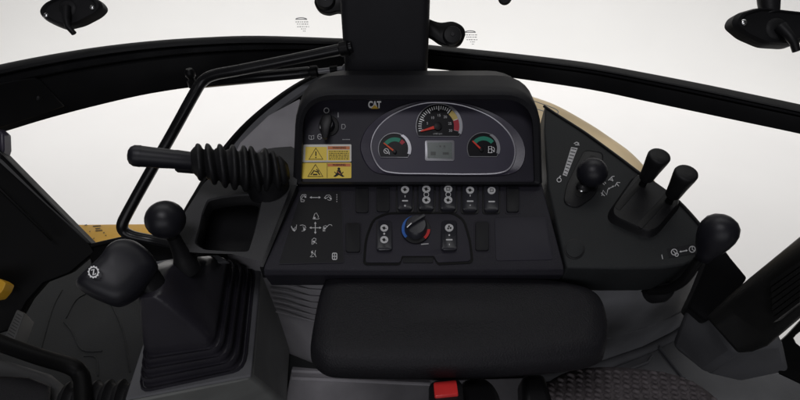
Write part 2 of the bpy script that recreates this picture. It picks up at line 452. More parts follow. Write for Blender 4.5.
obj('alert_symbol', mb, M['black_ink'], dec)
mb = MB()
for k in range(5):
    x = 329
    while x < 348.4:
        w = random.uniform(1.2, 3.2); w = min(w, 348.8-x)
        mb.ribbon(CF, [(x, 151.6+k*1.85), (x+w, 151.6+k*1.85)], .75, .0015); x += w+.6
obj('small_print', mb, M['black_ink'], dec)
dk = MB().prism(CF, roundpoly([(301.8, 178.8), (302.6, 163), (351.4, 162.6), (351.4, 178.2)], 1.2), .0, .0008)
dec2 = obj('warning_decal', dk, M['decy'], con)
obj('orange_header', MB().sheet(CF, [(327.8, 166.6), (327.8, 163.6), (350.6, 163.6), (350.6, 166.6)], .0012), M['deco'], dec2)
text('WARNING', CF, 339.3, 165.1, 2.7, .0015, M['black_ink'], dec2, 'header_lettering', bold=.02)
mb = MB(); mb.ribbon(CF, [(315.6, 164.6), (323, 176.6), (308, 176.6)], 1.0, .0015, True)
mb.ribbon(CF, [(311, 175), (314, 170.8), (318, 172.2), (320, 175)], 1.1, .0015); mb.ribbon(CF, [(313, 174.6), (317.5, 174.6)], 1.3, .0015); mb.ribbon(CF, [(316.5, 169.4), (319, 171.6)], .9, .0015)
mb.ribbon(CF, [(327.3, 163.4), (327.3, 178)], .4, .0015)
obj('crush_symbol', mb, M['black_ink'], dec2)
mb = MB(); mb.sheet(CF, ell(339, 169, 1.4, n=12), .0015)
mb.sheet(CF, [(337.2, 170.4), (340.8, 170.4), (341.6, 174), (344.5, 176.6), (342.6, 177), (339, 175), (335.4, 177), (333.5, 176.6), (336.4, 174)], .0015)
mb.ribbon(CF, [(334.6, 172), (336.8, 174.4)], .8, .0015); mb.ribbon(CF, [(343.4, 172), (341.2, 174.4)], .8, .0015)
obj('seated_person_symbol', mb, M['black_ink'], dec2)
mb = MB(); mb.ribbon(CF, [(337.4, 171.6), (340.8, 174.4)], .6, .0018); obj('belt_symbol', mb, M['deco'], dec2)

# switch panel
pan = [(296.5, 186.5), (543.5, 186.5), (564, 268), (263, 268)]
mb = MB()
e = [SP.at(x, y) for x, y in pan]
prof = [e[0], e[1], e[2], e[3]]
fd = Vector((0, -1, 0))
l0 = [SP.at(299, 180), SP.at(541, 180)]
l1 = [SP.at(264, 265.5), SP.at(563.5, 265.5)]
l2 = [p+Vector((0, -.006, -.0035)) for p in l1]
l3 = [p+Vector((0, -.008, -.012)) for p in l1]
l4 = [p+Vector((0, .012, -.052)) for p in l1]
l5 = [p+Vector((0, .016, -.054)) for p in l1]
l6 = [p+Vector((0, .008, -.018)) for p in l0]
mb.loft([[l[0] for l in (l0, l1, l2, l3, l4, l5, l6)], [l[1] for l in (l0, l1, l2, l3, l4, l5, l6)]])
panel = obj('switch_panel', mb, M['panel'], con, bev=.0015, ang=25)
def blank(x, y, w=13.5, h=27):
    mb = MB(); mb.prism(SP, rrect(x, y, w+3, h+2.5, 2.5), -.002, .0006, .0003)
    b = obj('blank_cover', mb, M['panel'], con)
    mb = MB(); mb.prism(SP, rrect(x, y, w, h, 2.5), .0006, .0030, .0012); obj('blank_insert', mb, M['blank'], b)
for (x, y, w, h) in ((362, 200, 13, 27), (383, 199, 13, 27), (512.5, 199.5, 12.5, 27), (353, 238.5, 14.5, 29), (482, 237, 13.5, 29)): blank(x, y, w, h)
def rocker(x, y, legend, w=15.0, h=28, hot=False):
    mb = MB(); mb.prism(SP, rrect(x, y, w+3, h+2.6, 3), -.002, .0012, .0006)
    r = obj('rocker_switch', mb, M['black'], con)
    # a rocker with the lower half pressed out
    mb = MB(); po = rrect(x, y, w, h, 3.2); pi = rrect(x, y, w-3, h-2.6, 2.4)
    def hh(yy): t = (yy-y)/(h/2); return .0045 + .0028*t*abs(t)
    mb.loft([[SP.at(a, b, .0005) for a, b in po], [SP.at(a, b, hh(b)-.0012) for a, b in po], [SP.at(a, b, hh(b)+.0004) for a, b in pi]])
    bt = obj('rocker_button', mb, M['rock'], r, bev=.0006)
    def top(yy): return hh(yy)+.0009
    mw, mk = MB(), MB()
    def onb(m_, poly, up=.0012, side=True):
        lp_ = [[SP.at(a, b, hh(b)-.002) for a, b in poly], [SP.at(a, b, hh(b)+up) for a, b in poly]]
        m_.loft(lp_)
    def disc(m_, yy, rad): onb(m_, ell(x, yy, rad, rad*.95, n=20), .0010)
    def rib2(m_, pts, w, closed=False):
        t_ = MB(); t_.ribbon(SP, pts, w, 0, closed)
        fl = [(SP.at(a, b, 0), hh(b)) for a, b in pts]
        for i, v in enumerate(t_.v):
            t_.v[i] = v + SP.n*(fl[i % len(pts)][1]+.0014)
        k = len(m_.v); m_.v += t_.v; m_.f += [tuple(q+k for q in f) for f in t_.f]
    for it in legend:
        k, yy = it[0], y+it[1]
        if k == 'disc':
            disc(mw, yy, it[2])
            onb(mk, ell(x-.2, yy+.2, it[2]*.36, it[2]*.42, n=10), .0014)
            rib2(mk, [(x-it[2]*.6, yy-it[2]*.1), (x+it[2]*.6, yy+it[2]*.2)], .5)
        elif k == 'sq':
            disc(mw, yy, it[2])
            rib2(mk, [(x-1.6, yy-1.3), (x+1.6, yy-1.3), (x+1.6, yy+1.3), (x-1.6, yy+1.3)], .8, True)
        elif k == 'fan':
            disc(mw, yy, it[2])
            for q in range(3):
                a = math.radians(q*120+20); onb(mk, ell(x+1.4*math.cos(a), yy+1.4*math.sin(a), 1.0, n=8), .0014)
        elif k == 'dash': onb(mw, rrect(x, yy, it[2], 1.5, .6), .0009)
        elif k == 'dot': onb(mw, ell(x, yy, it[2], n=10), .0009)
        elif k == 'ring': rib2(mw, ell(x, yy, it[2], n=14), .7, True)
        elif k == 'tick': rib2(mw, [(x, yy-1), (x, yy+1)], .8)
        elif k == 'box': mw.ribbon(SP, [(x-2.4, yy-1), (x+2.4, yy-1), (x+2.4, yy+1), (x-2.4, yy+1)], .6, .0020, True)
        elif k == 'led': mw.prism(SP, rrect(x+it[2], yy, 1.5, 4, .6), .002, hh(yy)-.001)
    if mw.v: obj('legend', mw, M['grey'], r)
    if mk.v: obj('pictogram', mk, M['black_ink'], r)
    return r
rocker(405, 198, [('disc', -6.5, 4), ('tick', .8), ('dash', 5.2, 6), ('dot', 10.6, 1.1)])
rocker(426.2, 198, [('disc', -7, 4.1), ('ring', -1, 2.4), ('disc', 4.4, 4.1)], 15.5)
rocker(448, 198, [('sq', -7, 4.1), ('ring', -1, 2.4), ('disc', 4.4, 4.1)], 15.5)
rocker(469.8, 199, [('disc', -7, 4), ('tick', -1), ('dash', 4.6, 6.5), ('dot', 9, .7)])
rocker(491.2, 199, [('sq', -6.6, 4), ('dash', 5, 6.5), ('box', -12.4)])
# climate plate
cl = roundpoly([(365.5, 263), (367, 240), (374.5, 220.5), (388, 215), (452, 214.5), (462.5, 221), (468.5, 240), (471, 261.5), (437.5, 263), (434, 256.5), (402, 256.5), (400, 263)], [3, 8, 8, 5, 5, 8, 8, 4, 2, 1, 1, 2])
mb = MB(); mb.prism(SP, cl, -.001, .0016, .0006); clp = obj('climate_plate', mb, M['face'], con)
mb = MB(); mb.ribbon(SP, scl(cl, 418, 239, 1.028, 1.055), 2.2, .0009, True); obj('plate_groove', mb, M['door'], clp)
rocker(384.3, 236.5, [('disc', -6.5, 3.9), ('dot', -.6, 1.0), ('disc', 5.6, 4)], 16, 32)
rocker(449, 236.5, [('fan', -6.8, 4.2), ('dot', .8, .9), ('dash', 5.6, 6.6), ('tick', 11)], 16, 32)
mb = MB(); c0 = SP.at(415.8, 231, .0016)
mb.prism(SP, ell(415.8, 231, 14.6, 13.8, n=40), .0012, .0045, .001); kn = obj('temperature_knob', mb, M['black'], con)
obj('cold_band', MB().sheet(SP, [(415.8+(x-415.8), 231+(y-231)*.95) for x, y in arcband(415.8, 231, 11.4, 14.2, 105, 222)], .0051), M['blue'], kn)
obj('hot_band', MB().sheet(SP, [(415.8+(x-415.8), 231+(y-231)*.95) for x, y in arcband(415.8, 231, 11.4, 14.2, -2, -48)], .0051), M['redk'], kn)
mb = MB(); mb.loft([[SP.at(x, y, h) for x, y in ell(415.8, 230.4, r, r*.95, n=36)] for h, r in ((.004, 11.2), (.012, 10.6), (.0145, 9.4), (.0148, 7))]); obj('dial', mb, M['rock'], kn)
mb = MB(); mb.prism(SP, roundpoly([(407.5, 235), (405.9, 232.6), (423.5, 221.3), (425.3, 223.6)], 1), .0147, .0195, .001); obj('finger_ridge', mb, M['rock'], kn)
mb = MB(); mb.ribbon(SP, [(406.8, 235.8), (411.2, 231.6)], .9, .0200); obj('pointer', mb, M['white'], kn)
mb = MB(); mb.ribbon(SP, [(421, 245.2), (428.5, 244.6)], .9, .0021); obj('knob_legend', mb, M['dim'], kn)
# storage slot below the knob and blank plate at the right
mb = MB(); mb.prism(SP, rrect(418, 260.5, 30, 5.5, 1), -.001, .0012, .0005); obj('slot_cover', mb, M['blank'], con)
mb = MB(); mb.prism(SP, roundpoly([(494.5, 218), (546, 217), (553, 260), (496, 261)], 3), -.001, .0009, .0004); obj('label_plate', mb, M['face'], con)
# control pattern decal
dp = roundpoly([(301.5, 191), (341.5, 191), (344, 263), (278.5, 264.5)], 2.5)
mb = MB(); mb.prism(SP, dp, -.001, .0008); dd = obj('control_pattern_decal', mb, M['blank'], con)
mb = MB(); mb.ribbon(SP, dp, .5, .0011, True); obj('decal_border', mb, M['face'], dd)
mb = MB()
def strokes(pl, mb, cx, cy, polys, s=1.0, w=.75, h=.0012):
    for p in polys: mb.ribbon(pl, [(cx+x*s, cy+y*s) for x, y in p], w, h)
def arrow(pl, mb, x0, y0, x1, y1, h=.0012, w=.9, hd=2.0):
    mb.ribbon(pl, [(x0, y0), (x1, y1)], w, h)
    for (xa, ya, xb, yb) in ((x0, y0, x1, y1), (x1, y1, x0, y0)):
        l = math.hypot(xb-xa, yb-ya); ux, uy = (xb-xa)/l, (yb-ya)/l
        mb.sheet(pl, [(xa-ux*.6, ya-uy*.6), (xa+ux*hd-uy*hd*.8, ya+uy*hd+ux*hd*.8), (xa+ux*hd+uy*hd*.8, ya+uy*hd-ux*hd*.8)], h+.0002)
def icon(cx, cy, lines, fills=(), w=.52, s_=.86):
    m_ = MB(); strokes(SP, m_, cx, cy, lines, s_, w)
    for f in fills: m_.sheet(SP, [(cx+x*s_, cy+y*s_) for x, y in f], .0014)
    obj('control_symbol', m_, M['grey'], dd)
def arr(*a):
    m_ = MB(); arrow(SP, m_, *a, w=.7, hd=1.5); return m_
BK = [(-1.2, -1), (1.4, -.6), (1.2, 1.2), (-.4, 1.6), (-1.3, .6)]          # a bucket outline
def bk(x, y, k=1.0, fl=1): return [(x+p*fl*k, y+q*k) for p, q in BK]
icon(303.6, 198.4, [[(-2.8, 4.4), (-3.4, -1), (-1.6, -3.6), (2.2, -3.9), (3.4, -2.8)], [(-2.4, 1.8), (-1, -1.6), (1.6, -2.6)], [(-3.2, 4.4), (.6, 4.4), (1.2, 2.6), (-1.6, 2)]], [bk(2.2, -1.2, .8)])
obj('control_symbol', arr(310.3, 198, 320.3, 198), M['grey'], dd)
icon(328, 198, [[(-4.4, .8), (-1.6, -2.6), (1.8, -2.9), (3.8, -.6)], [(-2.6, 1.4), (.8, -1), (2.8, .4)], [(-.6, 2.2), (1.8, 3.4), (4.2, 2.6)]], [bk(3.2, 1, .9), bk(-2.9, .9, .6)])
m_ = MB()
for k in range(4): m_.ribbon(SP, [(336.9, 194.8+k*2.2), (336.9, 196+k*2.2)], .7, .0012)
o = obj('dashed_line', m_, M['dim'], dd)
icon(316, 216.5, [[(-3.2, 3), (-1.4, -2.4), (.6, -3.8), (2, -1)], [(-3.6, 3.4), (2.6, 3.6), (4, 2.6)], [(.8, -3.2), (3, .6), (2.4, 2)]], [bk(-1.6, 2, .9)])
obj('control_symbol', arr(310, 228.3, 321, 228.3), M['grey'], dd); obj('control_symbol', arr(315.4, 222.8, 315.4, 234), M['grey'], dd)
icon(294.6, 228.6, [[(-3.6, -2.6), (-2.2, 2.2), (0, 3.8), (1.8, 1.4), (2.6, -4)], [(-3.8, -1), (-.6, 1.2), (1.4, -1.4)]], [bk(-.6, 2.2, .85)])
icon(303.4, 228.5, [[(-4, -3), (-.8, -3.6), (2, -2.6), (3, 0)], [(-.6, -1.6), (1.6, .2)], [(-2, 3.8), (1, 3.2), (2.8, 1.2)]], [bk(1.2, 1.4, 1.0)])
icon(326.4, 228, [[(-3.8, 4), (-3.2, -1.4), (-.6, -2.2), (1.4, -.6)], [(-2.8, 3.6), (.6, -1), (3.4, -3.4), (5.6, -3.2), (6.8, -1.8)], [(-4, 4.2), (-1, 4)]], [bk(-1.8, .8, .9)])
icon(314.6, 241.8, [[(-3, 3.8), (-2.8, -2), (-.6, -3.8), (1.8, -3), (1.2, 0)], [(-2, 3.4), (.6, 1), (2.6, 2.8)]], [bk(-.7, .2, .95)])
icon(313.6, 254.2, [[(-3.9, 3.8), (-1.4, 1), (-2.6, -2.4), (-.6, -3.6)], [(-1.2, -1.6), (1.6, 1.4), (3.2, 3.8)], [(2.4, -4), (1.6, -.8), (2.8, 4)], [(-3, 3.8), (.4, 3.2)]], [bk(-1.6, -1.6, .8)])
mb = MB()
mb.ribbon(SP, rrect(334.7, 256.8, 4.4, 6.4, 1, 2), .9, .0012, True); mb.ribbon(SP, [(332.6, 256.8), (336.8, 256.8)], .8, .0012); mb.ribbon(SP, [(334.7, 253.8), (334.7, 259.8)], .7, .0012)
obj('control_symbol', mb, M['grey'], dd)
# lower fascia with ribs, below the overhang
mb = MB()
xs = [(256, 341), (268, 345), (320, 366), (430, 379), (520, 377), (560, 371)]
bot = [PZ(x, y, .45) for x, y in xs]
mb.loft([[Vector((p.x, p.y, .45)) for p in bot] + [Vector((p.x, p.y+.05, .45)) for p in reversed(bot)], [Vector((p.x*.93, .60+abs(p.x)*.12, .828)) for p in bot] + [Vector((p.x*.93, .66+abs(p.x)*.12, .828)) for p in reversed(bot)]])
lowp = obj('lower_panel', mb, M['lower'], con, sharp=60)
mb = MB()
for k in range(9):
    z = .765 - k*.019; t = (z-.45)/.378
    pts = []
    for i, p in enumerate(bot[1:4]):
        q = Vector((p.x*.93, .60+abs(p.x)*.12, .828)); pts.append(Vector((p.x, p.y, .45)).lerp(q, t)+Vector((0, -.002, 0)))
    pts[0] = pts[0].lerp(pts[1], .35)
    mb.tube(pts, .0018, 8)
obj('rib', mb, M['lower'], lowp, sharp=60)

# ------------------------------------------------------------------ right wing of the console
def S_wing_right():
    root = thing('side_console', 'right wing of the dashboard, curved black top carrying levers, a round plug and white pictograms', 'console', (.38, .55, .7))
    outer = spline([(545, 105), (560, 115), (575, 124.5), (590, 134.5), (620, 156.5), (641, 172.5), (660, 185.5), (680, 201), (700, 223), (712, 239)], 4)
    inner = [(708, 250), (698, 259), (684, 265), (660, 268), (620, 268.5), (566.5, 267.5), (557, 226), (548, 187), (544, 130)]
    poly = outer + inner
    top = [RP.at(x, y) for x, y in poly]
    low = [p+Vector((0, 0.012, -.055)) for p in top]
    low2 = [p+Vector((0, .03, -.075)) for p in top]
    mb = MB(); mb.loft([low2, low, top])
    o = obj('console_top', mb, M['side'], root, bev=.004, seg=3, ang=50)
    # seam lip along the outside edge
    mb = MB(); mb.tube([RP.at(x-1.2, y+1.5, .001) for x, y in outer], .0026, 8); obj('edge_bead', mb, M['rubber'], root)
    # round plug
    mb = MB(); mb.prism(RP, ell(574.5, 249, 10.4, 10.4, n=36), -.001, .0008, .0003); pg = obj('round_plug', mb, M['black'], root)
    mb = MB(); mb.prism(RP, ell(574.5, 249, 9, 9, n=36), .0004, .0022, .0008); obj('plug_disc', mb, M['side'], pg)
    # speed bar pictogram
    mb = MB(); mb.sheet(RP, [(571.2, 147.4), (577.6, 148.4), (566.6, 176.6), (562.6, 175.2)], .0008); bar = obj('speed_bar', mb, M['grey'], root)
    mb = MB()
    for k in range(9):
        t = (k+.5)/9; x0, y0 = 571.2+(562.6-571.2)*t, 147.4+(175.2-147.4)*t; x1, y1 = 577.6+(566.6-577.6)*t, 148.4+(176.6-148.4)*t
        mb.ribbon(RP, [(x0+.6, y0), (x1-.6, y1)], .8, .0011)
    obj('bar_tick', mb, M['blank'], bar)
    mb = MB(); strokes(RP, mb, 576.5, 144.6, [[(-2.4, -.4), (0, -1.8), (2.2, -.6)], [(-1.4, .6), (2.6, .8)], [(.6, -1.8), (2, 1)]], 1.1, 1.0); obj('hare_symbol', mb, M['grey'], root); mb = MB()
    mb.ribbon(RP, ell(559, 180.4, 2.1, n=14), .8, .0012, True); mb.ribbon(RP, [(559, 178.2), (560.6, 176.2)], 1.2, .0012); obj('tortoise_symbol', mb, M['grey'], root)
    # lever diagrams
    mb = MB()
    strokes(RP, mb, 611, 178.5, [[(-2.6, 2.2), (1, -1.4), (3, -1.6)], [(.4, -1), (1.4, 3)], [(-1, 1.6), (2, 2.2)]], 1.1, .8)
    strokes(RP, mb, 605, 192.5, [[(-3, 3.4), (-1.8, -1.6), (1.4, 2.6), (2.4, -2.4)], [(-3.6, .6), (-.4, 3.6)]], 1.1, .8)
    strokes(RP, mb, 617, 184.5, [[(-2.4, 2.4), (0, -1.6), (3, -1.4)], [(-.6, -.6), (1.6, 2.2)]], 1.0, .8)
    strokes(RP, mb, 603, 184, [[(-1.4, -1.4), (1.4, 1.4)], [(1.6, -1.6), (2.6, .2)]], 1.0, .9)
    arrow(RP, mb, 608, 189.5, 613.5, 186.6, hd=1.3, w=.7)
    obj('lever_symbol', mb, M['dim'], root)
    # label by the big lever
    mb = MB(); mb.sheet(RP, [(667, 249), (699, 243), (701.5, 252.5), (669, 258)], .0006); lb = obj('lever_decal', mb, M['blank'], root)
    mb = MB(); mb.ribbon(RP, ell(674, 252.4, 2.9, n=16), .8, .0010, True); mb.ribbon(RP, ell(676.4, 255, 1.7, n=12), .8, .0010, True); mb.ribbon(RP, [(673, 251), (675.4, 254)], .7, .0010)
    arrow(RP, mb, 679.5, 252.2, 687, 250.8, h=.0010, hd=1.4); mb.ribbon(RP, ell(692, 249.6, 3, n=16), .9, .0010, True); mb.ribbon(RP, [(692, 247), (692, 249.8), (694, 251)], .8, .0010)
    mb.ribbon(RP, [(661.5, 255), (662.5, 259.5)], .7, .0010)
    obj('decal_symbol', mb, M['grey'], lb)
    # raised housing of the two paddle levers
    hp = roundpoly([(636, 176), (680, 204), (651, 239), (606, 219)], [9, 9, 12, 12], 5)
    cx, cy = 643, 209
    mb = MB(); mb.loft([[RP.at(x, y, h) for x, y in scl(hp, cx, cy, k)] for h, k in ((-.002, 1.12), (.002, 1.05), (.010, 1.0), (.013, .95))]); ho = obj('lever_housing', mb, M['black'], root, sharp=30)
    for (x0, y0, x1, y1) in ((641, 184, 615, 214), (667, 199, 637, 232)):
        dx, dy = x1-x0, y1-y0; l = math.hypot(dx, dy); nx, ny = -dy/l*3.4, dx/l*3.4
        sl = roundpoly([(x0+nx, y0+ny), (x1+nx, y1+ny), (x1-nx, y1-ny), (x0-nx, y0-ny)], 2.5)
        mb = MB(); mb.loft([[RP.at(x, y, h) for x, y in scl(sl, (x0+x1)/2, (y0+y1)/2, k)] for h, k in ((.010, 1.0), (.0134, 1.0), (.0136, .97))]); obj('lever_slot', mb, M['black_ink'], ho)
    # throttle slot plate
    tp = roundpoly([(584, 150), (604, 153), (596, 196), (577, 209), (563, 204), (566, 186)], [6, 6, 8, 6, 6, 6], 5)
    mb = MB(); mb.prism(RP, tp, -.001, .003, .0018, 2); ts = obj('throttle_plate', mb, M['black'], root)
    mb = MB(); mb.prism(RP, roundpoly([(590, 156), (597, 158), (581, 199), (574, 196)], 3), .0025, .0034); obj('throttle_slot', mb, M['black_ink'], ts)
    return root
S_wing_right()

# levers standing in the right wing
def ball_on_stick(name, label, base, ball, r, stick_r, stick_mat, m, squash=1.0, cat='lever', boot=None):
    root = thing(name, label, cat, base)
    ax = (ball-base).normalized(); L = (ball-base).length
    mb = MB(); mb.tube([base-ax*.004, base+ax*(L*.5), ball-ax*r*.6], [stick_r*1.15, stick_r, stick_r*.9], 14); obj('shaft', mb, stick_mat, root)
    mb = MB(); prof = []
    for k in range(15):
        a = math.pi*k/14; prof.append((L-r*math.cos(a)*squash, max(.0004, r*math.sin(a))))
    mb.lathe(base, ax, prof, 32); obj('ball_knob', mb, m, root, sharp=80)
    return root, ax, L
b0 = RP.at(582, 190, .003)
t, ax, L = ball_on_stick('throttle_lever', 'short hand throttle with a matt black ball knob beside the speed bar pictogram', b0, P(592, 172.5, RP.depth(592, 172)-.035), .0235, .0052, M['chrome'], M['knob'])
mb = MB(); mb.lathe(b0, ax, [(0, .011), (.004, .0105), (.010, .006)], 18); obj('collar', mb, M['black'], t)
def paddle(px0, py0, px1, py1, label):
    base = RP.at(px0, py0, .012); tip = P(px1, py1, RP.depth(px0, py0)-.062)
    root = thing('paddle_lever', label, 'lever', base, 'paddle levers side by side on the right wing')
    ax = (tip-base).normalized(); L = (tip-base).length
    mb = MB(); mb.tube([base-ax*.006, base+ax*L*.5], [.0055, .005], 12); obj('shaft', mb, M['satin'], root)
    mb = MB(); mb.lathe(base, ax, [(L*.22, .0085), (L*.26, .0105), (L*.55, .0125), (L*.85, .0152), (L*.95, .0158), (L*.985, .0148), (L, .0125), (L*1.004, .004)], 26); g = obj('grip', mb, M['rubber'], root, sharp=45)
    # flattened cheeks
    return root
paddle(640, 190, 660, 155, 'slim black paddle lever, the one nearer the ball knobbed throttle')
paddle(666, 207, 687, 172, 'slim black paddle lever, the one nearer the tall knobbed lever at the console edge')
def gear_lever():
    base = P(662, 291, .70); root = thing('gear_lever', 'tall black lever with an egg shaped knob rising past the right console edge', 'lever', base)
    pts = [P(650, 291, .715), P(668, 289, .69), P(684, 280, .665), P(697, 262, .645), P(707, 250, .635)]
    mb = MB(); mb.tube([Vector(p) for p in spline([tuple(p) for p in pts], 5)], .0065, 12); obj('shaft', mb, M['satin'], root)
    top = P(720, 229, .615); b = P(705, 254, .632); ax = (top-b).normalized()
    mb = MB(); mb.lathe(b, ax, [(-.010, .0085), (0, .0115), (.010, .0165), (.020, .0205), (.030, .0228), (.039, .0228), (.048, .020), (.054, .0145), (.0575, .007), (.058, .001)], 30); obj('egg_knob', mb, M['knob'], root, sharp=80)
    mb = MB(); mb.lathe(P(660, 291, .715), (P(672, 288, .69)-P(660, 291, .715)), [(-.02, .016), (0, .017), (.012, .013), (.022, .008)], 20); obj('boot', mb, M['rubber'], root)
    mb = MB(); mb.slab([P(643, 293, .735), P(650, 285, .735), P(668, 286, .735), P(664, 296, .735)], .01); obj('bracket', mb, M['satin'], root, bev=.002)
gear_lever()

# ------------------------------------------------------------------ left wing
def S_wing_left():
    root = thing('side_console', 'left wing of the dashboard, charcoal moulding with a deep open storage pocket', 'console', (-.32, .6, .68))
    outer = [(291, 146), (268, 148), (240, 162), (205, 181), (184, 214), (172, 243), (178, 251), (200, 253), (232, 254), (263, 262), (280, 220), (292, 186)]
    outer = [(297, y) if x in (291, 292) else (x, y) for x, y in outer]
    op = roundpoly(outer, [2, 6, 6, 6, 4, 4, 4, 4, 2, 2, 2, 2], 3)
    hole = [(262, 196.5), (252, 194.5), (238, 195), (222, 197), (208, 200), (203, 212), (200, 226), (195, 243), (204, 249), (232, 251), (248, 251), (254, 232), (259, 212)]
    def resample(poly, n, c):
        # by angle about c
        out = []
        for k in range(n):
            a = 2*math.pi*k/n; dx, dy = math.cos(a), math.sin(a); best = None
            for i in range(len(poly)):
                (x1, y1), (x2, y2) = poly[i-1], poly[i]
                ex, ey = x2-x1, y2-y1; den = dx*ey-dy*ex
                if abs(den) < 1e-9: continue
                t = ((x1-c[0])*ey-(y1-c[1])*ex)/den; s_ = ((x1-c[0])*dy-(y1-c[1])*dx)/den
                if t > 0 and -1e-6 <= s_ <= 1+1e-6 and (best is None or t > best): best = t
            out.append((c[0]+dx*best, c[1]+dy*best))
        return out
    c = (230, 226); N = 96
    O = resample(op, N, c); Hh = resample(roundpoly(hole, 3, 3), N, c)
    top = [LP.at(x, y) for x, y in O]
    mb = MB()
    low = [p+(p-CAM).normalized()*.085 for p in top]
    h0 = [LP.at(x, y) for x, y in scl(Hh, *c, 1.03)]
    h1 = [LP.at(x, y, -.003) for x, y in Hh]
    inw = (LP.at(*c)-CAM).normalized()*.060+Vector((0, .0, -.012))
    h2 = [LP.at(x, y, -.003)+inw for x, y in scl(Hh, *c, .93)]
    mb.loft([low, top, h0, h1, h2], True, True)
    o = obj('console_top', mb, M['lside'], root, sharp=35)
    mb = MB(); mb.slab([LP.at(x, y, -.003)+inw*.95 for x, y in scl(Hh, *c, .93)], .003); obj('pocket_mat', mb, M['black'], root)
    # strip against the switch panel
    mb = MB(); st = [(292, 186), (297.5, 186), (263.5, 268), (260, 268)]
    mb.prism(LP, st, -.03, .003, .001, .5); obj('joint_strip', mb, M['black'], root)
    return root
S_wing_left()

# curved lower window frame left of the hood, with a grey body panel inside it
def arch():
    root = thing('arched_window_frame', 'black arched sill curving from behind the hood down past the left bellows', 'window frame', P(240, 140, .93))
    path = [(332, 70, .95), (300, 84, .945), (270, 104, .93), (240, 130, .91), (215, 160, .885), (197, 190, .86), (182, 216, .84), (170, 244, .82)]
    cur = spline(path, 5)
    mb = MB(); loops = []
    for i, q in enumerate(cur):
        p = P(*q); a = P(*cur[max(0, i-1)]); b = P(*cur[min(len(cur)-1, i+1)]); t_ = (b-a).normalized()
        u = t_.cross(Vector((0, 0, 1))).normalized()
        if u.dot(Vector((1, -1, 0))) < 0: u = -u
        loops.append([p+u*x+Vector((0, 0, z)) for x, z in ((0, .004), (.004, .008), (.012, .008), (.014, .003), (.022, .003), (.026, -.004), (.026, -.05), (0, -.05))])
    mb.loft(loops); obj('sill', mb, M['satin'], root, sharp=30)
    mb = MB(); loops2 = [[l[4]+Vector((0, 0, .001)), l[4]+Vector((0, 0, .0035)), l[5]+Vector((.005, -.005, .004)), l[5]+Vector((.005, -.005, -.002))] for l in loops]
    mb.loft(loops2); obj('seal_strip', mb, M['trim'], root)
    mb = MB(); mb.slab([P(300, 98, .90), P(300, 150, .86), P(262, 150, .86), P(226, 170, .85), P(240, 142, .87), P(268, 115, .89)], .02); obj('filler_panel', mb, M['lower'], root, bev=.003)
arch()

# joystick lying to the left with ribbed bellows
def bellows_joystick():
    a = P(281, 170.5, .76); b = P(192, 161, .70); e_ = P(127, 155, .665)
    root = thing('bellows_joystick', 'black joystick pointing left out of a fat ribbed rubber bellows', 'joystick', a)
    ax = (b-a); L = ax.length; ax.normalize()
    mb = MB(); prof = [(-.012, .012), (-.006, .020), (0, .024)]
    ribs = [(.075+.1215*k, r_) for k, r_ in enumerate((.031, .0345, .0358, .0356, .0346, .033, .0305, .0275))]
    for t, r in ribs:
        prof += [((t-.060)*L, r*.74), ((t-.044)*L, r*.79), ((t-.030)*L, r*.93), ((t-.014)*L, r*.995), ((t+.009)*L, r), ((t+.023)*L, r*.94), ((t+.036)*L, r*.80), ((t+.050)*L, r*.74)]
    prof += [(L*.995, .017), (L*1.01, .014)]
    mb.lathe(a, ax, prof, 32)
    rnd = random.Random(5)
    for i, v in enumerate(mb.v):
        t = (v-a).dot(ax); c = a+ax*t; k = int(t/L*8.2)
        w_ = random.Random(k).uniform(.10, .34); v += ax*((v-c).z*w_) + Vector((0, 0, -.004*math.sin(math.pi*max(0, min(1, t/L)))))
    obj('bellows', mb, M['bellow'], root, sharp=70)
    ax2 = (e_-b); L2 = ax2.length; ax2.normalize()
    mb = MB(); mb.lathe(b, ax2, [(-.01, .0125), (.004, .0135), (.02, .0142), (.024, .0138), (.045, .0148), (.048, .0144), (.068, .0152), (.071, .0148), (L2*.80, .0156), (L2*.9, .0150), (L2*.96, .0118), (L2*.99, .007), (L2, .001)], 30); obj('grip', mb, M['knob'], root, sharp=70)
    mb = MB(); q = b+ax2*.006-Vector((0, 0, .014)); mb.lathe(q, ax2, [(-.012, .004), (-.008, .007), (.016, .007), (.02, .004)], 14); obj('grip_button', mb, M['black'], root)
    mb = MB(); mb.lathe(a+ax*.04+Vector((.004, .012, -.012)), -ax*.2+Vector((.02, .02, -1)), [(-.008, .026), (.0, .032), (.02, .034), (.04, .034)], 28); obj('mounting_collar', mb, M['black'], root)
bellows_joystick()

# ball lever at left
b0 = P(184, 260, .70)
t, ax, L = ball_on_stick('ball_lever', 'black lever topped by a large round ball, left of the storage pocket', b0, P(165.5, 219.5, .655), .0262, .0085, M['satin'], M['knob'])
mb = MB(); mb.lathe(b0, ax, [(-.02, .018), (-.004, .017), (.006, .013), (.02, .0108), (L*.45, .0098), (L*.6, .0092)], 20); obj('boot', mb, M['rubber'], t)

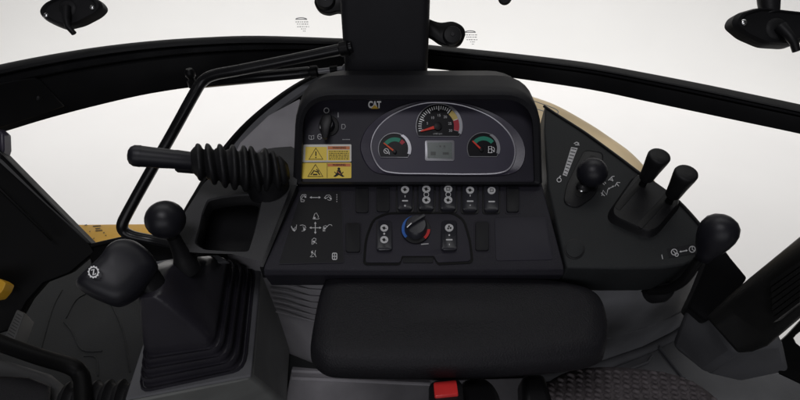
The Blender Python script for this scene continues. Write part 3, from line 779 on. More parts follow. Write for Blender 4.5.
# pilot joystick with square boot on its pedestal
def pedestal():
    base = Vector((-.35, .543, .45))
    root = thing('joystick_pedestal', 'charcoal pedestal box under the square ribbed boot at left', 'pedestal', base)
    topq = [PZ(252, 378, .728), PZ(262, 266, .728)]
    nl = PZ(126, 402, .728); topq += [topq[1]+nl-topq[0], nl]
    botq = [PZ(287, 405, .46), PZ(291, 338, .46), Vector((-.50, .70, .46)), Vector((-.385, .45, .46))]
    midq = [a.lerp(b, .12)+Vector((0, 0, 0)) for a, b in zip(topq, botq)]
    mb = MB(); mb.loft([botq, topq]); obj('pedestal_box', mb, M['pedestal'], root, bev=.008, seg=3)
    mb = MB(); mb.loft([[Vector((p.x, p.y, z)) for p in topq] for z in (.729, .734)]); obj('flange', mb, M['trim'], root, bev=.003)
pedestal()
def pilot_joystick():
    cb = Vector((-.350, .543, .732))
    root = thing('pilot_joystick', 'pod headed joystick with white gear emblem on a square pleated boot', 'joystick', cb)
    def quad(nr, fr, nl, z):
        q = [PZ(*nr, z), PZ(*fr, z), None, PZ(*nl, z)]; q[2] = q[1]+q[3]-q[0]; return q
    Q1 = quad((246, 370), (256, 267), (136, 394), .735)
    Q0 = quad((214, 343), (228, 257), (141, 353), .790)
    apex = PZ(153, 284, .885)
    QA = [apex+(p-sum(Q0, Vector())/4)*.27 for p in Q0]
    QA = [Vector((p.x, p.y, .885)) for p in QA]
    def lp(cs, r=.16):
        out = []
        for i in range(4):
            a, b, c = cs[i-1], cs[i], cs[(i+1) % 4]
            p = b.lerp(a, r); w = b.lerp(c, r)
            for k in range(5):
                t = k/4; out.append(((1-t)**2*p+2*t*(1-t)*b+t*t*w))
            for k in range(1, 6):
                out.append(w.lerp(c.lerp(b, r), k/6))
        return out
    mix = lambda A, B, t, dz=0: [a.lerp(b, t)+Vector((0, 0, dz)) for a, b in zip(A, B)]
    mb = MB(); loops = [lp(QA, .3)]
    for t, dz in ((.05, .003), (.15, .007), (.35, .011), (.6, .012), (.82, .009), (.94, .005), (1.0, .0)): loops.append(lp(mix(QA, Q0, t, dz), .30-.17*t))
    # pleats between the two square outlines
    for k in range(4):
        t = k/4
        for a_, dz in ((-.04, -.009), (.02, -.013), (.09, -.010), (.16, -.002), (.22, .002), (.27, -.001)):
            loops.append(lp(mix(Q0, Q1, t+a_, dz), .13))
    loops.append(lp(mix(Q0, Q1, 1.0, -.004), .13)); loops.append(lp(mix(Q0, Q1, 1.02, -.012), .13))
    mb.loft(loops); obj('boot', mb, M['boot'], root, sharp=60)
    # neck and pod head
    mb = MB(); mb.tube([apex-Vector((0, 0, .012)), apex+Vector((-.003, .002, .02)), P(134, 284, .655)], [.018, .016, .02], 16); obj('neck', mb, M['rubber'], root)
    HP = Plane((80, 280, .600), (150, 262, .640), (125, 300, .612))
    head = spline([(75, 284), (80, 275), (99, 257), (108, 245), (119, 239), (134, 240), (148, 249), (156, 260), (158, 268), (152, 280), (141, 293), (128, 302), (116, 305), (101, 300), (86, 293)], 5, True)
    cx, cy = 117, 271
    mb = MB()
    mb.loft([[HP.at(x, y, h) for x, y in scl(head, cx, cy, k)] for h, k in ((-.042, .55), (-.040, .75), (-.032, .92), (-.018, .99), (-.008, 1.0), (.004, .96), (.011, .86), (.015, .66), (.0165, .4), (.017, .12))])
    hd = obj('pod_head', mb, M['knob'], root, sharp=70)
    # gear shaped emblem
    mb = MB(); g = []
    for k in range(48):
        r = 5.6 if (k//2) % 2 else 6.4
        a = 2*math.pi*k/48; g.append((93.5+r*.92*math.cos(a), 272+r*math.sin(a)))
    inn = [(93.5+4.4*.92*math.cos(2*math.pi*k/48), 272+4.4*math.sin(2*math.pi*k/48)) for k in range(48)]
    HH = Plane((84, 281, .5855), (104, 263, .5885), (100, 283, .5835))
    mb.loft([[HH.at(x, y, .0) for x, y in g], [HH.at(x, y, .0) for x, y in inn]], False, False)
    mb.ribbon(HH, [(91.2, 270.3), (94, 269), (93, 275), (96, 273.6)], 1.3, .0)
    obj('gear_emblem', mb, M['white'], hd)
    return hd
pilot_joystick()

# ------------------------------------------------------------------ cab frame
TL = [(-40, 77), (0, 66), (50, 56), (100, 48), (150, 42.3), (200, 38.8), (260, 37), (350, 40)]
BL = [(-40, 143), (0, 131), (50, 116), (100, 103), (150, 92), (205, 84), (260, 79), (350, 68)]
TR = [(420, 45), (440, 47.5), (500, 53.5), (560, 60.5), (600, 66.2), (650, 75.5), (700, 85.3), (750, 95.8), (800, 106.5), (850, 118)]
BR = [(420, 66), (440, 68), (500, 74.5), (560, 83), (600, 89.5), (650, 100), (700, 110.5), (750, 121), (800, 131.5), (850, 143)]
front = [frontz(x, y) for x, y in spline(TL, 4)] + [frontz(x, y) for x, y in spline(TR, 4)]
def fy(x):
    if x <= front[0].x: a, b = front[0], front[4]
    elif x >= front[-1].x: a, b = front[-5], front[-1]
    else:
        for a, b in zip(front, front[1:]):
            if a.x <= x <= b.x: break
    return a.y+(b.y-a.y)*(x-a.x)/(b.x-a.x)
def GS(px, py, off=0.0):
    r = ray(px, py); lo, hi = .3, 3.0
    for _ in range(50):
        m_ = (lo+hi)/2
        if r.y*m_ < fy(r.x*m_): lo = m_
        else: hi = m_
    return CAM+r*(lo-off)
def rail(T, B, label, plate_marks):
    T2, B2 = spline(T, 5), spline(B, 5)
    tw = [GS(x, y) for x, y in T2]
    root = thing('window_rail', label, 'window frame', tw[len(tw)//2]-Vector((0, 0, .07)))
    def strip(name, prof, m):
        loops = []
        for (x0, y0), (x1, y1) in zip(T2, B2):
            a, b = GS(x0, y0), GS(x1, y1)
            n = (CAM-a); n.z = 0; n.normalize()
            loops.append([a.lerp(b, t)+n*o_ for t, o_ in prof])
        mb = MB(); mb.loft(loops); return obj(name, mb, m, root, sharp=30)
    strip('rail_plate', [(.30, -.02), (.30, .004), (.34, .010), (.55, .011), (.97, .011), (1.0, .010), (1.0, -.02)], M['satin'])
    strip('glazing_seal', [(0, -.01), (.0, .008), (.03, .014), (.08, .015), (.12, .008), (.13, -.01)], M['rubber'])
    strip('sash_edge', [(.12, -.012), (.12, .004), (.15, .013), (.24, .013), (.29, .006), (.31, -.012)], M['gloss'])
    return root
lr = rail(TL, BL, 'broad black lower window rail left of the centre pillar', True)
rr = rail(TR, BR, 'narrow black lower window rail sweeping down to the right edge', False)
# bolt-on cover on the left rail
mb = MB()
def GSo(x, y, o_):
    a = GS(x, y); n = (CAM-a); n.z = 0; n.normalize(); return a+n*o_
loop = [(-20, 86), (0, 81), (18, 77.5), (34, 75.5), (40, 78), (64, 104), (40, 112), (0, 125), (-20, 131)]
mb.loft([[GSo(x, y, .008) for x, y in loop], [GSo(x, y, .0155) for x, y in loop]]); cv = obj('rail_cover', mb, M['satin'], lr, bev=.002)
mb = MB(); c = GSo(38, 96, .0155); mb.lathe(c, CAM-c, [(0, .006), (.004, .0055), (.0055, .003)], 6); obj('cover_bolt', mb, M['satin'], cv)

def pane(T, label, mark):
    T2 = spline(T, 3)
    lo = [GS(x, y+3) for x, y in T2]
    root_b = [p for p in lo]
    hi = [Vector((p.x*1.03, p.y+.06, 1.75)) for p in lo]
    mb = MB(); mb.loft([lo, hi], False, False, closed=False)
    o = obj('window_pane', mb, M['glass'], sharp=60); tag(o, label, 'window')
    return o
pl_l = pane([t for t in TL], 'clear upper window glass left of the centre pillar with a small etched mark', None)
pl_r = pane([t for t in TR], 'clear upper window glass right of the centre pillar with a small etched mark', None)
def etched(cx, cy, w, o, d):
    EP = Plane((cx-10, cy, d), (cx+10, cy, d), (cx, cy+10, d*.995))
    mb = MB()
    mb.ribbon(EP, ell(cx-w*.06, cy-5.6, w*.42, 2.2, n=12, a0=20, a1=160), .8, 0); mb.ribbon(EP, [(cx-w*.46, cy-6.2), (cx+w*.36, cy-6.2)], .8, 0)
    for k, (y, ww) in enumerate(((-3.6, .46), (-1.4, .44), (1.2, .5), (3.4, .3), (5.6, .25))):
        x = cx-w*ww+w*.08*k; 
        while x < cx+w*ww:
            q = random.uniform(.6, 2.0); mb.ribbon(EP, [(x, cy+y), (min(cx+w*ww, x+q), cy+y)], .75, 0); x += q+random.uniform(.5, 1.0)
    obj('etched_mark', mb, M['etch'], o)
M['etch'] = mat('etch_ink', (.22, .22, .23), .8, .2, var=.05)
etched(302, 25.5, 14, pl_l, (GS(302, 25)-CAM).dot(FW)-.004)
etched(471, 38.5, 13, pl_r, (GS(471, 38)-CAM).dot(FW)-.004)

# centre pillar
def pillar():
    root = thing('centre_pillar', 'broad smooth black pillar rising behind the instrument hood', 'pillar', (-.025, .87, .9))
    c0 = PY(344.5, 72, .85); c1 = PY(427.5, 72, .85)
    def lp(z, k):
        x0, x1 = c0.x-k, c1.x+k
        pts = [(x0, .853), (x1, .853), (x1+.004, .99), (x0-.004, .99)]
        return [Vector((x, y, z)) for x, y in roundpoly(pts, [.016, .016, .02, .02], 6)]
    mb = MB(); mb.loft([lp(.86, .0), lp(1.02, .0), lp(1.06, .0008), lp(1.3, .001), lp(1.8, .002)]); obj('pillar_trim', mb, M['hood'], root, sharp=50)
pillar()
def latch_knob(arm, kx, ky, d, r, label):
    root = thing('window_catch', label, 'window catch', P(kx, ky, d))
    KP = Plane((kx-10, ky, d), (kx+10, ky, d), (kx, ky+10, d))
    mb = MB(); mb.prism(KP, spline(arm, 5, True), -.014, .0, .004); obj('catch_arm', mb, M['satin'], root, sharp=50)
    p = KP.at(kx, ky, -.002)
    mb = MB(); mb.lathe(p, KP.n, [(0, r*d/F), (.006, r*.98*d/F), (.010, r*.84*d/F), (.0112, r*.5*d/F)], 28); kb = obj('catch_knob', mb, M['rubber'], root)
    mb = MB(); mb.lathe(p+KP.n*.0108, KP.n, [(0, .004), (.002, .0035)], 12); obj('screw_cap', mb, M['gloss'], kb)
latch_knob([(420, 14), (428, 18), (440, 22), (453, 21), (463, 26), (465.5, 34), (461, 43), (452, 46), (441, 43), (432, 37), (420, 30)], 452, 36, .88, 9.6, 'black lobed catch with round knob on the right side of the centre pillar')
latch_knob([(352, -22), (340, -18), (326, -12), (317, -6), (314, 2), (319, 10), (328, 13), (338, 11), (352, 12)], 326, 1, .88, 9.5, 'black catch with round knob left of the centre pillar at the top edge')
p = GS(505, -2, .03)
mb = MB(); mb.lathe(p, CAM-p, [(-.02, .006), (0, .012), (.01, .012), (.015, .008)], 20); o = obj('glass_stud', mb, M['rubber']); tag(o, 'tiny black round stud on the right window glass at the top edge', 'stud')

def latch(cx, cy, pts, screws, lever, label, stem=None):
    d = (GS(cx, cy)-CAM).dot(FW)-.012
    root = thing('window_latch', label, 'window latch', P(cx, cy, d), 'diamond shaped latches on the upper glass')
    KP = Plane((cx-10, cy, d), (cx+10, cy, d), (cx, cy+10, d))
    pp = roundpoly(pts, 5, 4)
    mx = sum(x for x, y in pp)/len(pp); my = sum(y for x, y in pp)/len(pp)
    mb = MB(); mb.loft([[KP.at(x, y, h) for x, y in scl(pp, mx, my, k)] for h, k in ((-.012, 1.0), (.004, 1.0), (.010, .93), (.010, .86), (.0065, .80), (.006, .2))]); obj('latch_plate', mb, M['rubber'], root, sharp=30)
    for (x, y) in screws:
        mb = MB(); mb.lathe(KP.at(x, y, .005), KP.n, [(0, .0060), (.004, .0052), (.0062, .003), (.0066, .0006)], 16); obj('screw', mb, M['chrome'], root)
    mb = MB(); path = [KP.at(x, y, h) for x, y, h in lever]; mb.tube(path, [.009, .0065, .0055, .005], 10); obj('latch_lever', mb, M['black'], root, sharp=50)
    mb = MB(); mb.lathe(KP.at(lever[0][0], lever[0][1], .004), KP.n, [(0, .018), (.003, .016), (.005, .011)], 24); obj('lever_boss', mb, M['rubber'], root)
    if stem:
        mb = MB(); mb.tube([KP.at(x, y, -.002) for x, y in stem], [.013, .014, .012], 12); obj('latch_stem', mb, M['rubber'], root)
latch(72, 13, [(40.5, 14), (46, 5.5), (58, -1), (84, -6), (100, 0), (105.5, 8), (99, 15), (82, 24), (64, 28.5), (49, 22.5)], [(49.3, 17.2), (95, 9.4)], [(70, 9, .008), (71.5, 22, .014), (74, 30, .016), (79, 36, .014)], 'black diamond shaped latch with two silver screws near the top left corner')
latch(770, 22, [(728.5, 25), (733.5, 15), (754, 9), (800, 14), (824, 21), (828, 27), (812, 38), (788, 47), (763, 45.5), (742, 36.5)], [(739.5, 24.6), (818, 26)], [(774, 30, .012), (778, 42, .022), (780.5, 48, .024), (784, 56, .022)], 'black diamond shaped latch near the top right corner, one silver screw in view', [(767, -14), (770, 2), (771, 14)])

# grab bar and gas strut
gb = spline([(352, 47, .845), (300, 58, .86), (240, 70, .87), (214, 75, .875), (202, 82, .88), (193, 96, .88), (172, 134, .88), (148, 176, .88), (128, 212, .88), (122.5, 224, .88), (124, 231, .885), (133, 236, .89), (152, 240, .90), (176, 245, .90)], 6)
mb = MB(); mb.tube([P(*q) for q in gb], .0100, 16)
root = thing('grab_bar', 'long bent black grab bar running from the pillar down to the left sill', 'grab bar', P(122, 225, .88))
obj('bar_tube', mb, M['gloss'], root, sharp=70)
mb = MB(); c = P(346, 48.5, .846); mb.lathe(c, P(352, 47, .845)-P(300, 58, .86), [(-.012, .0105), (-.01, .013), (.004, .013), (.006, .011)], 18); obj('bar_flange', mb, M['satin'], root)
root = thing('gas_strut', 'black gas strut with bright end fittings under the upper run of the grab bar', 'strut', P(250, 80, .90))
a, b, c_ = P(198, 83, .915), P(311, 72, .90), P(346, 68.5, .895)
mb = MB(); mb.tube([a, a.lerp(b, .02), a.lerp(b, .98), b], [.007, .0105, .0105, .008], 16); obj('cylinder', mb, M['gloss'], root)
mb = MB(); mb.tube([b, c_], .005, 12); obj('piston_rod', mb, M['dtrim'], root)
mb = MB(); ax = (c_-b).normalized(); mb.lathe(b, ax, [(.0, .011), (.012, .011), (.014, .008)], 16); obj('end_collar', mb, M['satin'], root)
mb = MB(); mb.lathe(b.lerp(c_, .55), ax, [(0, .007), (.014, .007)], 12); obj('rod_collar', mb, M['satin'], root)
mb = MB(); mb.lathe(c_-ax*.006, ax, [(0, .006), (.004, .009), (.012, .009), (.016, .005)], 14); obj('end_fitting', mb, M['dtrim'], root)
mb = MB(); q = P(191, 77, .915); mb.lathe(q+Vector((0, 0, -.02)), (0, 0, 1), [(0, .009), (.012, .0095), (.014, .006), (.018, .006), (.022, .0095), (.030, .010), (.036, .006)], 16); obj('ball_joint', mb, M['satin'], root)

# left door with grey seal strip
root = thing('door_frame', 'black sloping door frame with a grey seal strip at the left edge', 'door', P(20, 260, 1.0))
df = [(-60, 96), (0, 152), (3, 155), (91, 243.5), (96, 252), (70, 274), (44, 284), (28, 302), (12, 330), (-60, 352)]
def dd_(x, y): return .86+.0012*max(0, x)
mb = MB(); mb.slab([P(x, y, dd_(x, y)) for x, y in df], .035); obj('door_panel', mb, M['door'], root, bev=.004)
mb = MB(); mb.slab([P(x, y, dd_(x, y)-.006) for x, y in ((-60, 97), (4, 155.5), (92, 243), (88, 243.5), (0, 162.5), (-60, 104))], .008); obj('seal_strip', mb, M['strip'], root, bev=.003)
mb = MB(); mb.tube([P(x, y, dd_(x, y)-.006) for x, y in ((-20, 172), (0, 189), (52, 240))], .003, 8); obj('panel_crease', mb, M['door'], root)
mb = MB(); mb.slab([P(-4, 128, .87), P(3, 134, .87), P(3.5, 150, .87), P(1, 158, .87), P(-6, 155, .87)], .02); obj('latch_post', mb, M['bezel'], root, bev=.003)
# door sill under the left glass
root = thing('window_sill', 'black sill ledge along the foot of the left side glass above the yellow bodywork', 'sill', P(120, 245, .97))
mb = MB(); mb.slab([P(86, 246, .98), P(122, 238, .97), P(165, 236, .95), P(196, 240, .93), P(254, 262, .91), P(248, 292, .89), P(150, 298, .92), P(92, 270, .95)], .03); obj('ledge', mb, M['satin'], root, bev=.004)
mb = MB(); mb.tube([P(84, 247, .975), P(122, 238.5, .962), P(165, 235.5, .945)], .0042, 8); obj('glass_seal', mb, M['rubber'], root)
mb = MB(); mb.slab([P(150, 262, .80), P(176, 258, .80), P(218, 255, .79), P(228, 262, .79), P(170, 269, .79)], .012); obj('ledge_trim', mb, M['trim'], root, bev=.002)

# yellow bodywork outside at left
root = thing('yellow_fender', 'flat yellow machine bodywork with tiny black marks beyond the left sill', 'bodywork', P(110, 240, 1.4))
YP = Plane((75, 224, 1.42), (150, 224, 1.42), (110, 245, 1.30))
mb = MB(); mb.prism(YP, roundpoly([(20, 224.5), (205, 223), (212, 246), (20, 251)], 3), -.05, 0, .004); obj('fender_top', mb, M['body'], root)
mb = MB()
for (x, y, w) in ((97, 226.5, 8), (98, 229, 5), (99, 231, 7), (104, 233.2, 1.5), (86, 225.5, 2.4), (90, 232, 1.2), (94, 239, 1.2), (126, 228, 2), (106, 236, 1.2)):
    mb.ribbon(YP, [(x-w/2, y+.3), (x+w/2, y-.3)], .7, .002)
obj('stencil_mark', mb, M['black_ink'], root)
mb = MB(); YP2 = Plane((-20, 285, .84), (10, 285, .84), (0, 300, .83))
mb.prism(YP2, roundpoly([(-40, 274), (-6, 277), (1, 279.5), (6, 283), (3, 290), (-3, 297), (-40, 304)], 1.5), -.02, 0, .002)
o = obj('yellow_bracket', mb, M['body'], bev=.001); tag(o, 'small scrap of yellow bracket at the left edge below the door frame', 'bracket')

# yellow fender beyond the right wing, painted pale for glare
def fender():
    root = thing('engine_cowl', 'yellow cowl paled by painted glare curving beyond the right wing of the dashboard', 'bodywork', P(600, 140, 1.05))
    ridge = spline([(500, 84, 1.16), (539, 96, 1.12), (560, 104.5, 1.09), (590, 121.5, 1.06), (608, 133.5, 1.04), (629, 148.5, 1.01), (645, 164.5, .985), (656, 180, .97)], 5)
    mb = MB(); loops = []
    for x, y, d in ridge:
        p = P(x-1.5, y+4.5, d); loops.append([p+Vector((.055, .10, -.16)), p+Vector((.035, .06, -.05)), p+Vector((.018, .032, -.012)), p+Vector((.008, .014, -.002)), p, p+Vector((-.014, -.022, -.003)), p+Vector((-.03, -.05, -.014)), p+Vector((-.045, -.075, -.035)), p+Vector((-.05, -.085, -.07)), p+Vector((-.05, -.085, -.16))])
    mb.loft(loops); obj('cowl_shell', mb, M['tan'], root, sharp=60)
    mb = MB(); cur = spline([(534, 101), (552, 107.5), (558, 111), (557, 113.5), (550, 113), (534, 108)], 5)
    pts = []
    for x, y in cur: pts.append(P(x, y, 1.070-.0012*(x-540)-.0014*(y-100)))
    mb.tube(pts, .0010, 6); obj('panel_seam', mb, M['dim'], root)
fender()

# ------------------------------------------------------------------ lower cab, right
mb = MB()
pts = [PZ(x, y, .452) for x, y in ((530, 376), (570, 371), (600, 365), (640, 351), (670, 336), (694, 320))]
tops = [PZ(x, y, .80) for x, y in ((530, 280), (566, 275), (610, 272), (650, 268), (680, 262), (704, 251))]
mb.loft([[Vector((p.x, p.y, .452)) for p in pts]+[Vector((p.x+.02, p.y+.05, .452)) for p in reversed(pts)],
         tops+[p+Vector((.02, .05, 0)) for p in reversed(tops)]])
root = thing('kick_panel', 'curved grey kick panel below the right wing of the dashboard', 'panel', (.5, .7, .452))
obj('panel_shell', mb, M['lower2'], root, sharp=60)
mb = MB(); pts2 = [p.lerp(q, .34)+Vector((0, -.001, 0)) for p, q in zip(pts, tops)]
mb.tube(pts2, .0022, 8); obj('panel_crease', mb, M['lower2'], root, sharp=70)
mb = MB(); pts3 = [p+Vector((0, -.012, .012)) for p in pts]; mb.tube(pts3, .012, 10); obj('skirting', mb, M['trim'], root, sharp=70)
root = thing('tread_strip', 'pale grey ridged tread strip on the floor under the padded rest', 'tread strip', PZ(360, 390, .46))
mb = MB(); mb.slab([PZ(x, y, .462) for x, y in ((292, 366), (360, 372), (440, 380), (535, 377), (545, 420), (280, 425))], .012, (0, 0, -1)); obj('strip_plate', mb, M['lower'], root, bev=.003)
for yy in (374, 381):
    mb = MB(); mb.tube([PZ(292, yy-3, .464), PZ(430, yy+3, .464)], .004, 8); obj('tread_ridge', mb, M['lower'], root)
# floor tread on the right
root = thing('floor_plate', 'dark grey moulded floor plate with raised edges at lower right', 'floor plate', PZ(660, 360, .47))
mb = MB(); fp = [PZ(x, y, .47) for x, y in ((610, 368), (650, 352), (672, 340), (690, 352), (712, 372), (800, 372), (830, 420), (560, 420))]
mb.slab(fp, .015, (0, 0, -1)); obj('plate', mb, M['trim'], root, bev=.004)
mb = MB(); mb.tube([PZ(x, y, .474) for x, y in ((622, 372), (648, 362), (652, 356))], .003, 8); mb.tube([PZ(x, y, .474) for x, y in ((660, 348), (668, 358), (684, 378))], .004, 8); obj('raised_edge', mb, M['trim'], root, sharp=70)

root = thing('side_pillar_trim', 'dark grey moulded trim at the foot of the right cab side, below the tall lever', 'trim', P(710, 350, .85))
mb = MB(); mb.slab([P(706, 232, .74), P(722, 248, .735), P(748, 277.5, .72), P(726, 308, .735), P(706, 322, .76), P(687, 307, .79), P(698, 284, .775), P(706, 264, .76)], .06, (.3, .5, -.8)); obj('upper_trim', mb, M['black'], root, bev=.004)
mb = MB(); mb.slab([P(687, 300, .80), P(708, 318, .76), P(738, 354, .74), P(706, 376, .82), P(676, 353, .86), P(670, 344, .87)], .05); obj('lower_trim', mb, M['trim'], root, bev=.012, seg=4)
mb = MB(); mb.slab([P(706, 374, .83), P(737, 353, .75), P(768, 346, .74), P(784, 345, .74), P(790, 372, .80), P(740, 382, .85)], .04); obj('foot_trim', mb, M['trim'], root, bev=.008, seg=3)
def post():
    root = thing('right_cab_post', 'thick black sloping cab post with a slotted vent at the right edge', 'pillar', P(760, 330, .68))
    A = [(706, 317, .72), (726, 298, .70), (750, 277, .675), (800, 236, .62), (850, 195, .57)]
    B = [(738, 353, .71), (752, 352, .70), (768, 346, .675), (800, 319, .62), (850, 268, .57)]
    mb = MB(); loops = []
    for a, b in zip(A, B):
        pa, pb = P(*a), P(*b); w = (pa-pb); n = (CAM-(pa+pb)/2).normalized()
        loops.append([pb-n*.05, pb-n*.008, pb+w*.05+n*.0, pb+w*.16+n*.008, pa-w*.30+n*.012, pa-w*.12+n*.004, pa-n*.008, pa-n*.06])
    mb.loft(loops); o = obj('post_cover', mb, M['postm'], root, sharp=60, bev=.003)
    VP = Plane((775, 300, .640), (800, 262, .608), (800, 300, .612))
    mb = MB()
    for k in range(7):
        y = 268+k*6
        mb.ribbon(VP, [(777+k*.4, y+12), (806, y-8)], 2.2, .014)
    mb2 = MB()
    for k in range(7):
        y = 268+k*6
        mb2.prism(VP, [(777+k*.4, y+12), (806, y-8), (806, y-3.2), (777+k*.4, y+16.8)], -.004, .013)
    obj('vent_slat', mb2, M['postm'], root)
post()
root = thing('side_window_frame', 'black corner of a small window frame in the bottom right corner', 'window frame', P(785, 370, .8))
fo = [(771, 348), (786, 335), (800, 320), (850, 292), (850, 420), (815, 392), (798, 383), (779, 374)]
fi = [(793.5, 338), (796, 335), (801, 331), (840, 312), (840, 366), (815, 354), (802, 348), (796, 343)]
mb = MB(); L_ = []
for poly, d0 in ((fo, .025), (fo, .004), (scl(fo, 800, 352, .95), 0), (scl(fi, 800, 342, 1.12), 0), (fi, .004), (fi, .025)): L_.append([P(x, y, .80+d0) for x, y in poly])
mb.loft(L_, False, False); obj('frame_corner', mb, M['door'], root, sharp=40)
# ------------------------------------------------------------------ wrist pad, buckle, seat
def wrist_pad():
    Z = .85
    poly = [(333, 281), (420, 277), (500, 279), (585, 292), (600, 310), (604, 336), (596, 352), (420, 366), (330, 364), (314, 346), (318, 318)]
    root = thing('padded_rest', 'large black padded rest with rounded corners in front of the switch panel', 'armrest', PZ(450, 330, Z-.05))
    q = spline([tuple(PZ(460+(x-460)*1.045+2, y-7 if y < 330 else y-4, Z))[:2] for x, y in [(336, 279), (378, 276.5), (440, 276.5), (505, 279), (560, 286), (584, 293), (596, 304), (602, 325), (600, 345), (592, 354), (560, 360), (480, 366), (420, 367), (350, 366), (326, 363), (315, 352), (315, 334), (322, 300), (327, 286)]], 5, True)
    cx = sum(p[0] for p in q)/len(q); cy = sum(p[1] for p in q)/len(q)
    def lp(ins, z):
        out = []; n = len(q)
        for i in range(n):
            a, b = Vector(q[i-1]), Vector(q[(i+1) % n]); t = (b-a).normalized(); nn = Vector((-t.y, t.x))
            c = Vector(q[i]); 
            if nn.dot(Vector((cx, cy))-c) < 0: nn = -nn
            c = c+nn*ins; tilt = (c.y-cy)*.02
            out.append(Vector((c.x, c.y, z+tilt)))
        return out
    def sc(l, k, j): return [Vector((cx+(p.x-cx)*k, cy+(p.y-cy)*j, p.z)) for p in l]
    mb = MB(); mb.loft([lp(.014, Z-.042), lp(.004, Z-.038), lp(-.001, Z-.026), lp(0, Z-.014), lp(.003, Z-.006), lp(.010, Z+.0005), sc(lp(.010, Z+.003), .90, .82), sc(lp(.010, Z+.0042), .7, .6), sc(lp(.010, Z+.0045), .35, .3), sc(lp(.010, Z+.0045), .05, .05)]); obj('pad', mb, M['pad'], root, sharp=70)
    mb = MB(); mb.tube([PZ(470, 325, Z-.04), PZ(470, 318, Z-.09), Vector((.05, .60, .70))], [.02, .02, .018], 12); obj('support_arm', mb, M['satin'], root)
wrist_pad()
def buckle():
    d = .60
    BP = Plane((430, 390, .590), (460, 388, .590), (445, 402, .560))
    root = thing('seat_belt_buckle', 'seat belt buckle with a bright red button below the padded rest', 'buckle', BP.at(446, 400, -.05))
    mb = MB(); mb.prism(BP, roundpoly([(428.5, 383.5), (434, 379.5), (457, 377.5), (462, 381), (466, 414), (428, 416)], 3), -.022, 0, .004); obj('buckle_body', mb, M['black'], root)
    mb = MB(); mb.prism(BP, roundpoly([(433.5, 384.6), (456.5, 382.2), (458.5, 396.2), (434.6, 398.6)], 1.6), -.004, .0035, .0014); obj('release_button', mb, M['buckle'], root)
    root2 = thing('belt_anchor', 'black humped belt anchor cover beside the red buckle', 'cover', P(480, 395, .63))
    hump = spline([(462, 380), (474, 375.5), (486, 377), (496, 386), (502, 402), (500, 425), (458, 425), (457, 395)], 4, True)
    HP = Plane((470, 390, .635), (500, 390, .635), (480, 410, .60))
    mb = MB(); mb.loft([[HP.at(x, y, h) for x, y in scl(hump, 478, 402, k)] for h, k in ((-.05, 1.0), (-.01, 1.0), (-.002, .94), (.004, .8), (.006, .5))]); obj('cover_shell', mb, M['rubber'], root2, sharp=70)
buckle()
def seat():
    root = thing('operator_seat', 'dark ribbed woven seat cushion at the bottom edge, right of the buckle', 'seat', PZ(640, 400, .6))
    Z = .715
    xs = [(528, 398), (545, 380), (568, 369), (600, 365), (640, 367), (680, 374), (712, 390), (728, 410), (735, 450), (640, 480), (520, 470)]
    q = spline([tuple(PZ(x, y, Z))[:2] for x, y in xs], 5, True)
    cx = sum(p[0] for p in q)/len(q); cy = sum(p[1] for p in q)/len(q)
    mb = MB(); loops = []
    for z, k in ((Z-.12, .97), (Z-.05, 1.0), (Z-.025, 1.0), (Z-.008, .97), (Z, .94), (Z, .8), (Z, .5), (Z, .1)):
        loops.append([Vector((cx+(x-cx)*k, cy+(y-cy)*k, z)) for x, y in q])
    mb.loft(loops); obj('cushion', mb, M['fabric'], root, sharp=80)
    # rows of raised woven cords
    mb = MB(); rnd = random.Random(3)
    import itertools
    pol = [(cx+(x-cx)*.91, cy+(y-cy)*.91) for x, y in q]
    def inside(x, y):
        c = False
        for i in range(len(pol)):
            (x1, y1), (x2, y2) = pol[i-1], pol[i]
            if (y1 > y) != (y2 > y) and x < (x2-x1)*(y-y1)/(y2-y1)+x1: c = not c
        return c
    ca, sa = math.cos(.35), math.sin(.35)
    for i in range(-60, 60):
        for j in range(-110, 110):
            u, w = i*.0132, j*.0086+(i % 2)*.0043
            x, y = cx+u*ca-w*sa*.0-0*w, 0
            x = cx+u*ca+w*sa; y = cy-u*sa+w*ca
            if y < .27 or not inside(x, y): continue
            c = Vector((x+rnd.uniform(-.0006, .0006), y, Z-.0008)); r = .0064*rnd.uniform(.75, 1.15)
            e1 = Vector((ca, -sa, 0)); e2 = Vector((sa, ca, 0)); up = Vector((0, 0, 1))
            rg = []
            for hh_, kk in ((-.002, 1.0), (r*.45, .86), (r*.80, .5)):
                rg.append([c+e1*r*kk*math.cos(q_*math.pi/4)+e2*r*.6*kk*math.sin(q_*math.pi/4)+up*hh_ for q_ in range(8)])
            mb.loft(rg, False, True)
    o = obj('weave', mb, M['fabric'], root, sharp=120); o['kind'] = 'stuff'
    mb = MB(); loops = []
    mb.slab([P(522, 374, .70), P(545, 372, .70), P(560, 420, .66), P(524, 420, .66)], .05); obj('seat_side', mb, M['black'], root, bev=.01, seg=3)
seat()

# ------------------------------------------------------------------ lower cab, left
root = thing('floor_mat', 'dark rubber floor mat with moulded contour lines at lower left', 'mat', PZ(85, 330, .5))
mb = MB(); fm = [PZ(x, y, .50) for x, y in ((10, 295), (34, 262), (92, 250), (140, 262), (180, 300), (165, 400), (90, 400), (-40, 420), (-40, 350))]
mb.slab(fm, .03, (0, 0, -1)); obj('mat_sheet', mb, M['floor'], root, bev=.004)
mb = MB()
for path in ([(96, 286), (112, 306), (124, 336), (130, 372)], [(64, 322), (72, 332), (82, 350), (102, 351)], [(90, 292), (76, 300), (66, 318)], [(40, 352), (52, 310), (62, 290)], [(84, 356), (96, 358), (98, 376)]):
    mb.tube([PZ(x, y, .501) for x, y in spline(path, 4)], .0016, 8)
obj('contour_ridge', mb, M['floor'], root, sharp=80)
root = thing('hinge_plate', 'small grey ribbed plate beside the left floor mat', 'plate', P(15, 330, .82))
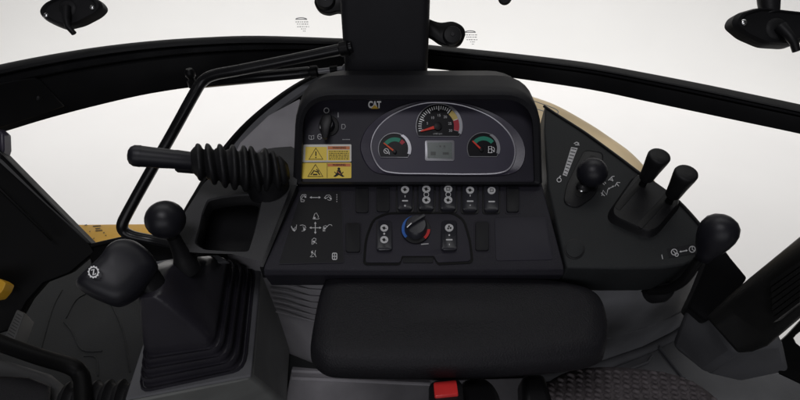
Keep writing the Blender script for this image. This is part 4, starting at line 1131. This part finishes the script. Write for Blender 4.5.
HPp = Plane((8, 330, .80), (24, 330, .80), (15, 345, .78))
mb = MB(); mb.prism(HPp, roundpoly([(4, 338), (17, 309), (25, 312.5), (13, 344)], 1.5), -.03, 0, .002); hp_ = obj('plate_body', mb, M['strip'], root)
mb = MB()
for k in range(9):
    t = k/9; mb.ribbon(HPp, [(6+12*t*1.0+.5, 336-25*t), (13+10*t, 340-26*t)], .8, .0006)
obj('grip_rib', mb, M['black'], hp_)
root = thing('bent_rail', 'thick black bent tube crossing the lower left corner', 'rail', P(70, 380, .70))
mb = MB(); mb.tube([P(*q) for q in spline([(-30, 330, .72), (0, 343, .72), (40, 357, .71), (70, 366, .70), (80, 374, .70), (83, 388, .69), (84, 420, .66)], 5)], .0115, 16); obj('rail_tube', mb, M['door'], root, sharp=70)
root = thing('side_box', 'dark grey moulded box below the bent tube in the lower left corner', 'box', P(20, 390, .74))
mb = MB(); mb.loft([[P(x, y, d) for x, y, d in ((-50, 352, .76), (0, 357, .76), (48, 372, .75), (60, 382, .74))]+[P(x, y, d) for x, y, d in ((58, 440, .66), (-50, 440, .66))],
                    [P(x, y, d)+Vector((0, .02, -.12)) for x, y, d in ((-50, 352, .76), (0, 357, .76), (48, 372, .75), (60, 382, .74))]+[P(x, y, d)+Vector((0, 0, -.12)) for x, y, d in ((58, 440, .66), (-50, 440, .66))]])
obj('box_shell', mb, M['lside'], root, bev=.01, seg=3)
mb = MB(); mb.slab([P(-50, 374, .725), P(30, 376, .725), P(50, 384, .715), P(46, 430, .65), P(-50, 430, .65)], .01); obj('box_cushion', mb, M['pad'], root, bev=.004)
root = thing('pedal_bellows', 'row of black rubber bellows folds at the bottom edge left of the square boot', 'bellows', P(100, 400, .72))
mb = MB(); a, b = P(62, 402, .70), P(152, 398, .72); ax = b-a; L = ax.length; prof = []
for k in range(7):
    t = (k+.5)/7; prof += [((t-.06)*L, .021), ((t-.02)*L, .028), ((t+.01)*L, .029), ((t+.04)*L, .023)]
mb.lathe(a, ax, prof, 24); obj('bellows_sleeve', mb, M['bellow'], root, sharp=60)

# ------------------------------------------------------------------ light and camera
def area(name, loc, target, sx, sy, power, col=(1, 1, 1), spread=180):
    l = bpy.data.lights.new(name, 'AREA'); l.shape = 'RECTANGLE'; l.size = sx; l.size_y = sy; l.energy = power; l.color = col; l.spread = math.radians(spread)
    o = bpy.data.objects.new(name, l); COL.objects.link(o); o.location = loc
    o.rotation_euler = (Vector(target)-Vector(loc)).to_track_quat('-Z', 'Y').to_euler(); return o
area('studio_softbox', (0, 4.6, 5.8), (0, 6.0, -.9), 15, 5.5, 390, (1, .995, .985), 115)
area('cabin_fill', (-.1, -1.5, 1.35), (0, .6, .55), 2.2, 1.0, 9, (.95, .95, 1))  # added fill from behind the camera, brightens the lower cab
area('overhead_softbox', (-.25, -.15, 2.35), (0, .5, .75), .7, .35, 6, (.97, .955, 1))
w = bpy.data.worlds.new('World'); SC.world = w; w.use_nodes = True
bg = w.node_tree.nodes['Background']; bg.inputs['Color'].default_value = (1, 1, 1, 1); bg.inputs['Strength'].default_value = .03

cam = bpy.data.cameras.new('Camera'); co = bpy.data.objects.new('Camera', cam); COL.objects.link(co)
co.location = CAM; co.rotation_euler = (math.radians(90)-PITCH, 0, 0)
cam.sensor_width = 36; cam.lens = 36*F/800; cam.clip_start = .02; cam.clip_end = 200
SC.camera = co
SC.view_settings.view_transform = 'Standard'; SC.view_settings.look = 'None'; SC.view_settings.exposure = 0; SC.view_settings.gamma = 1
SC.cycles.use_denoising = True
SC.cycles.max_bounces = 6; SC.cycles.diffuse_bounces = 3; SC.cycles.transparent_max_bounces = 8
SC.cycles.sample_clamp_indirect = 5
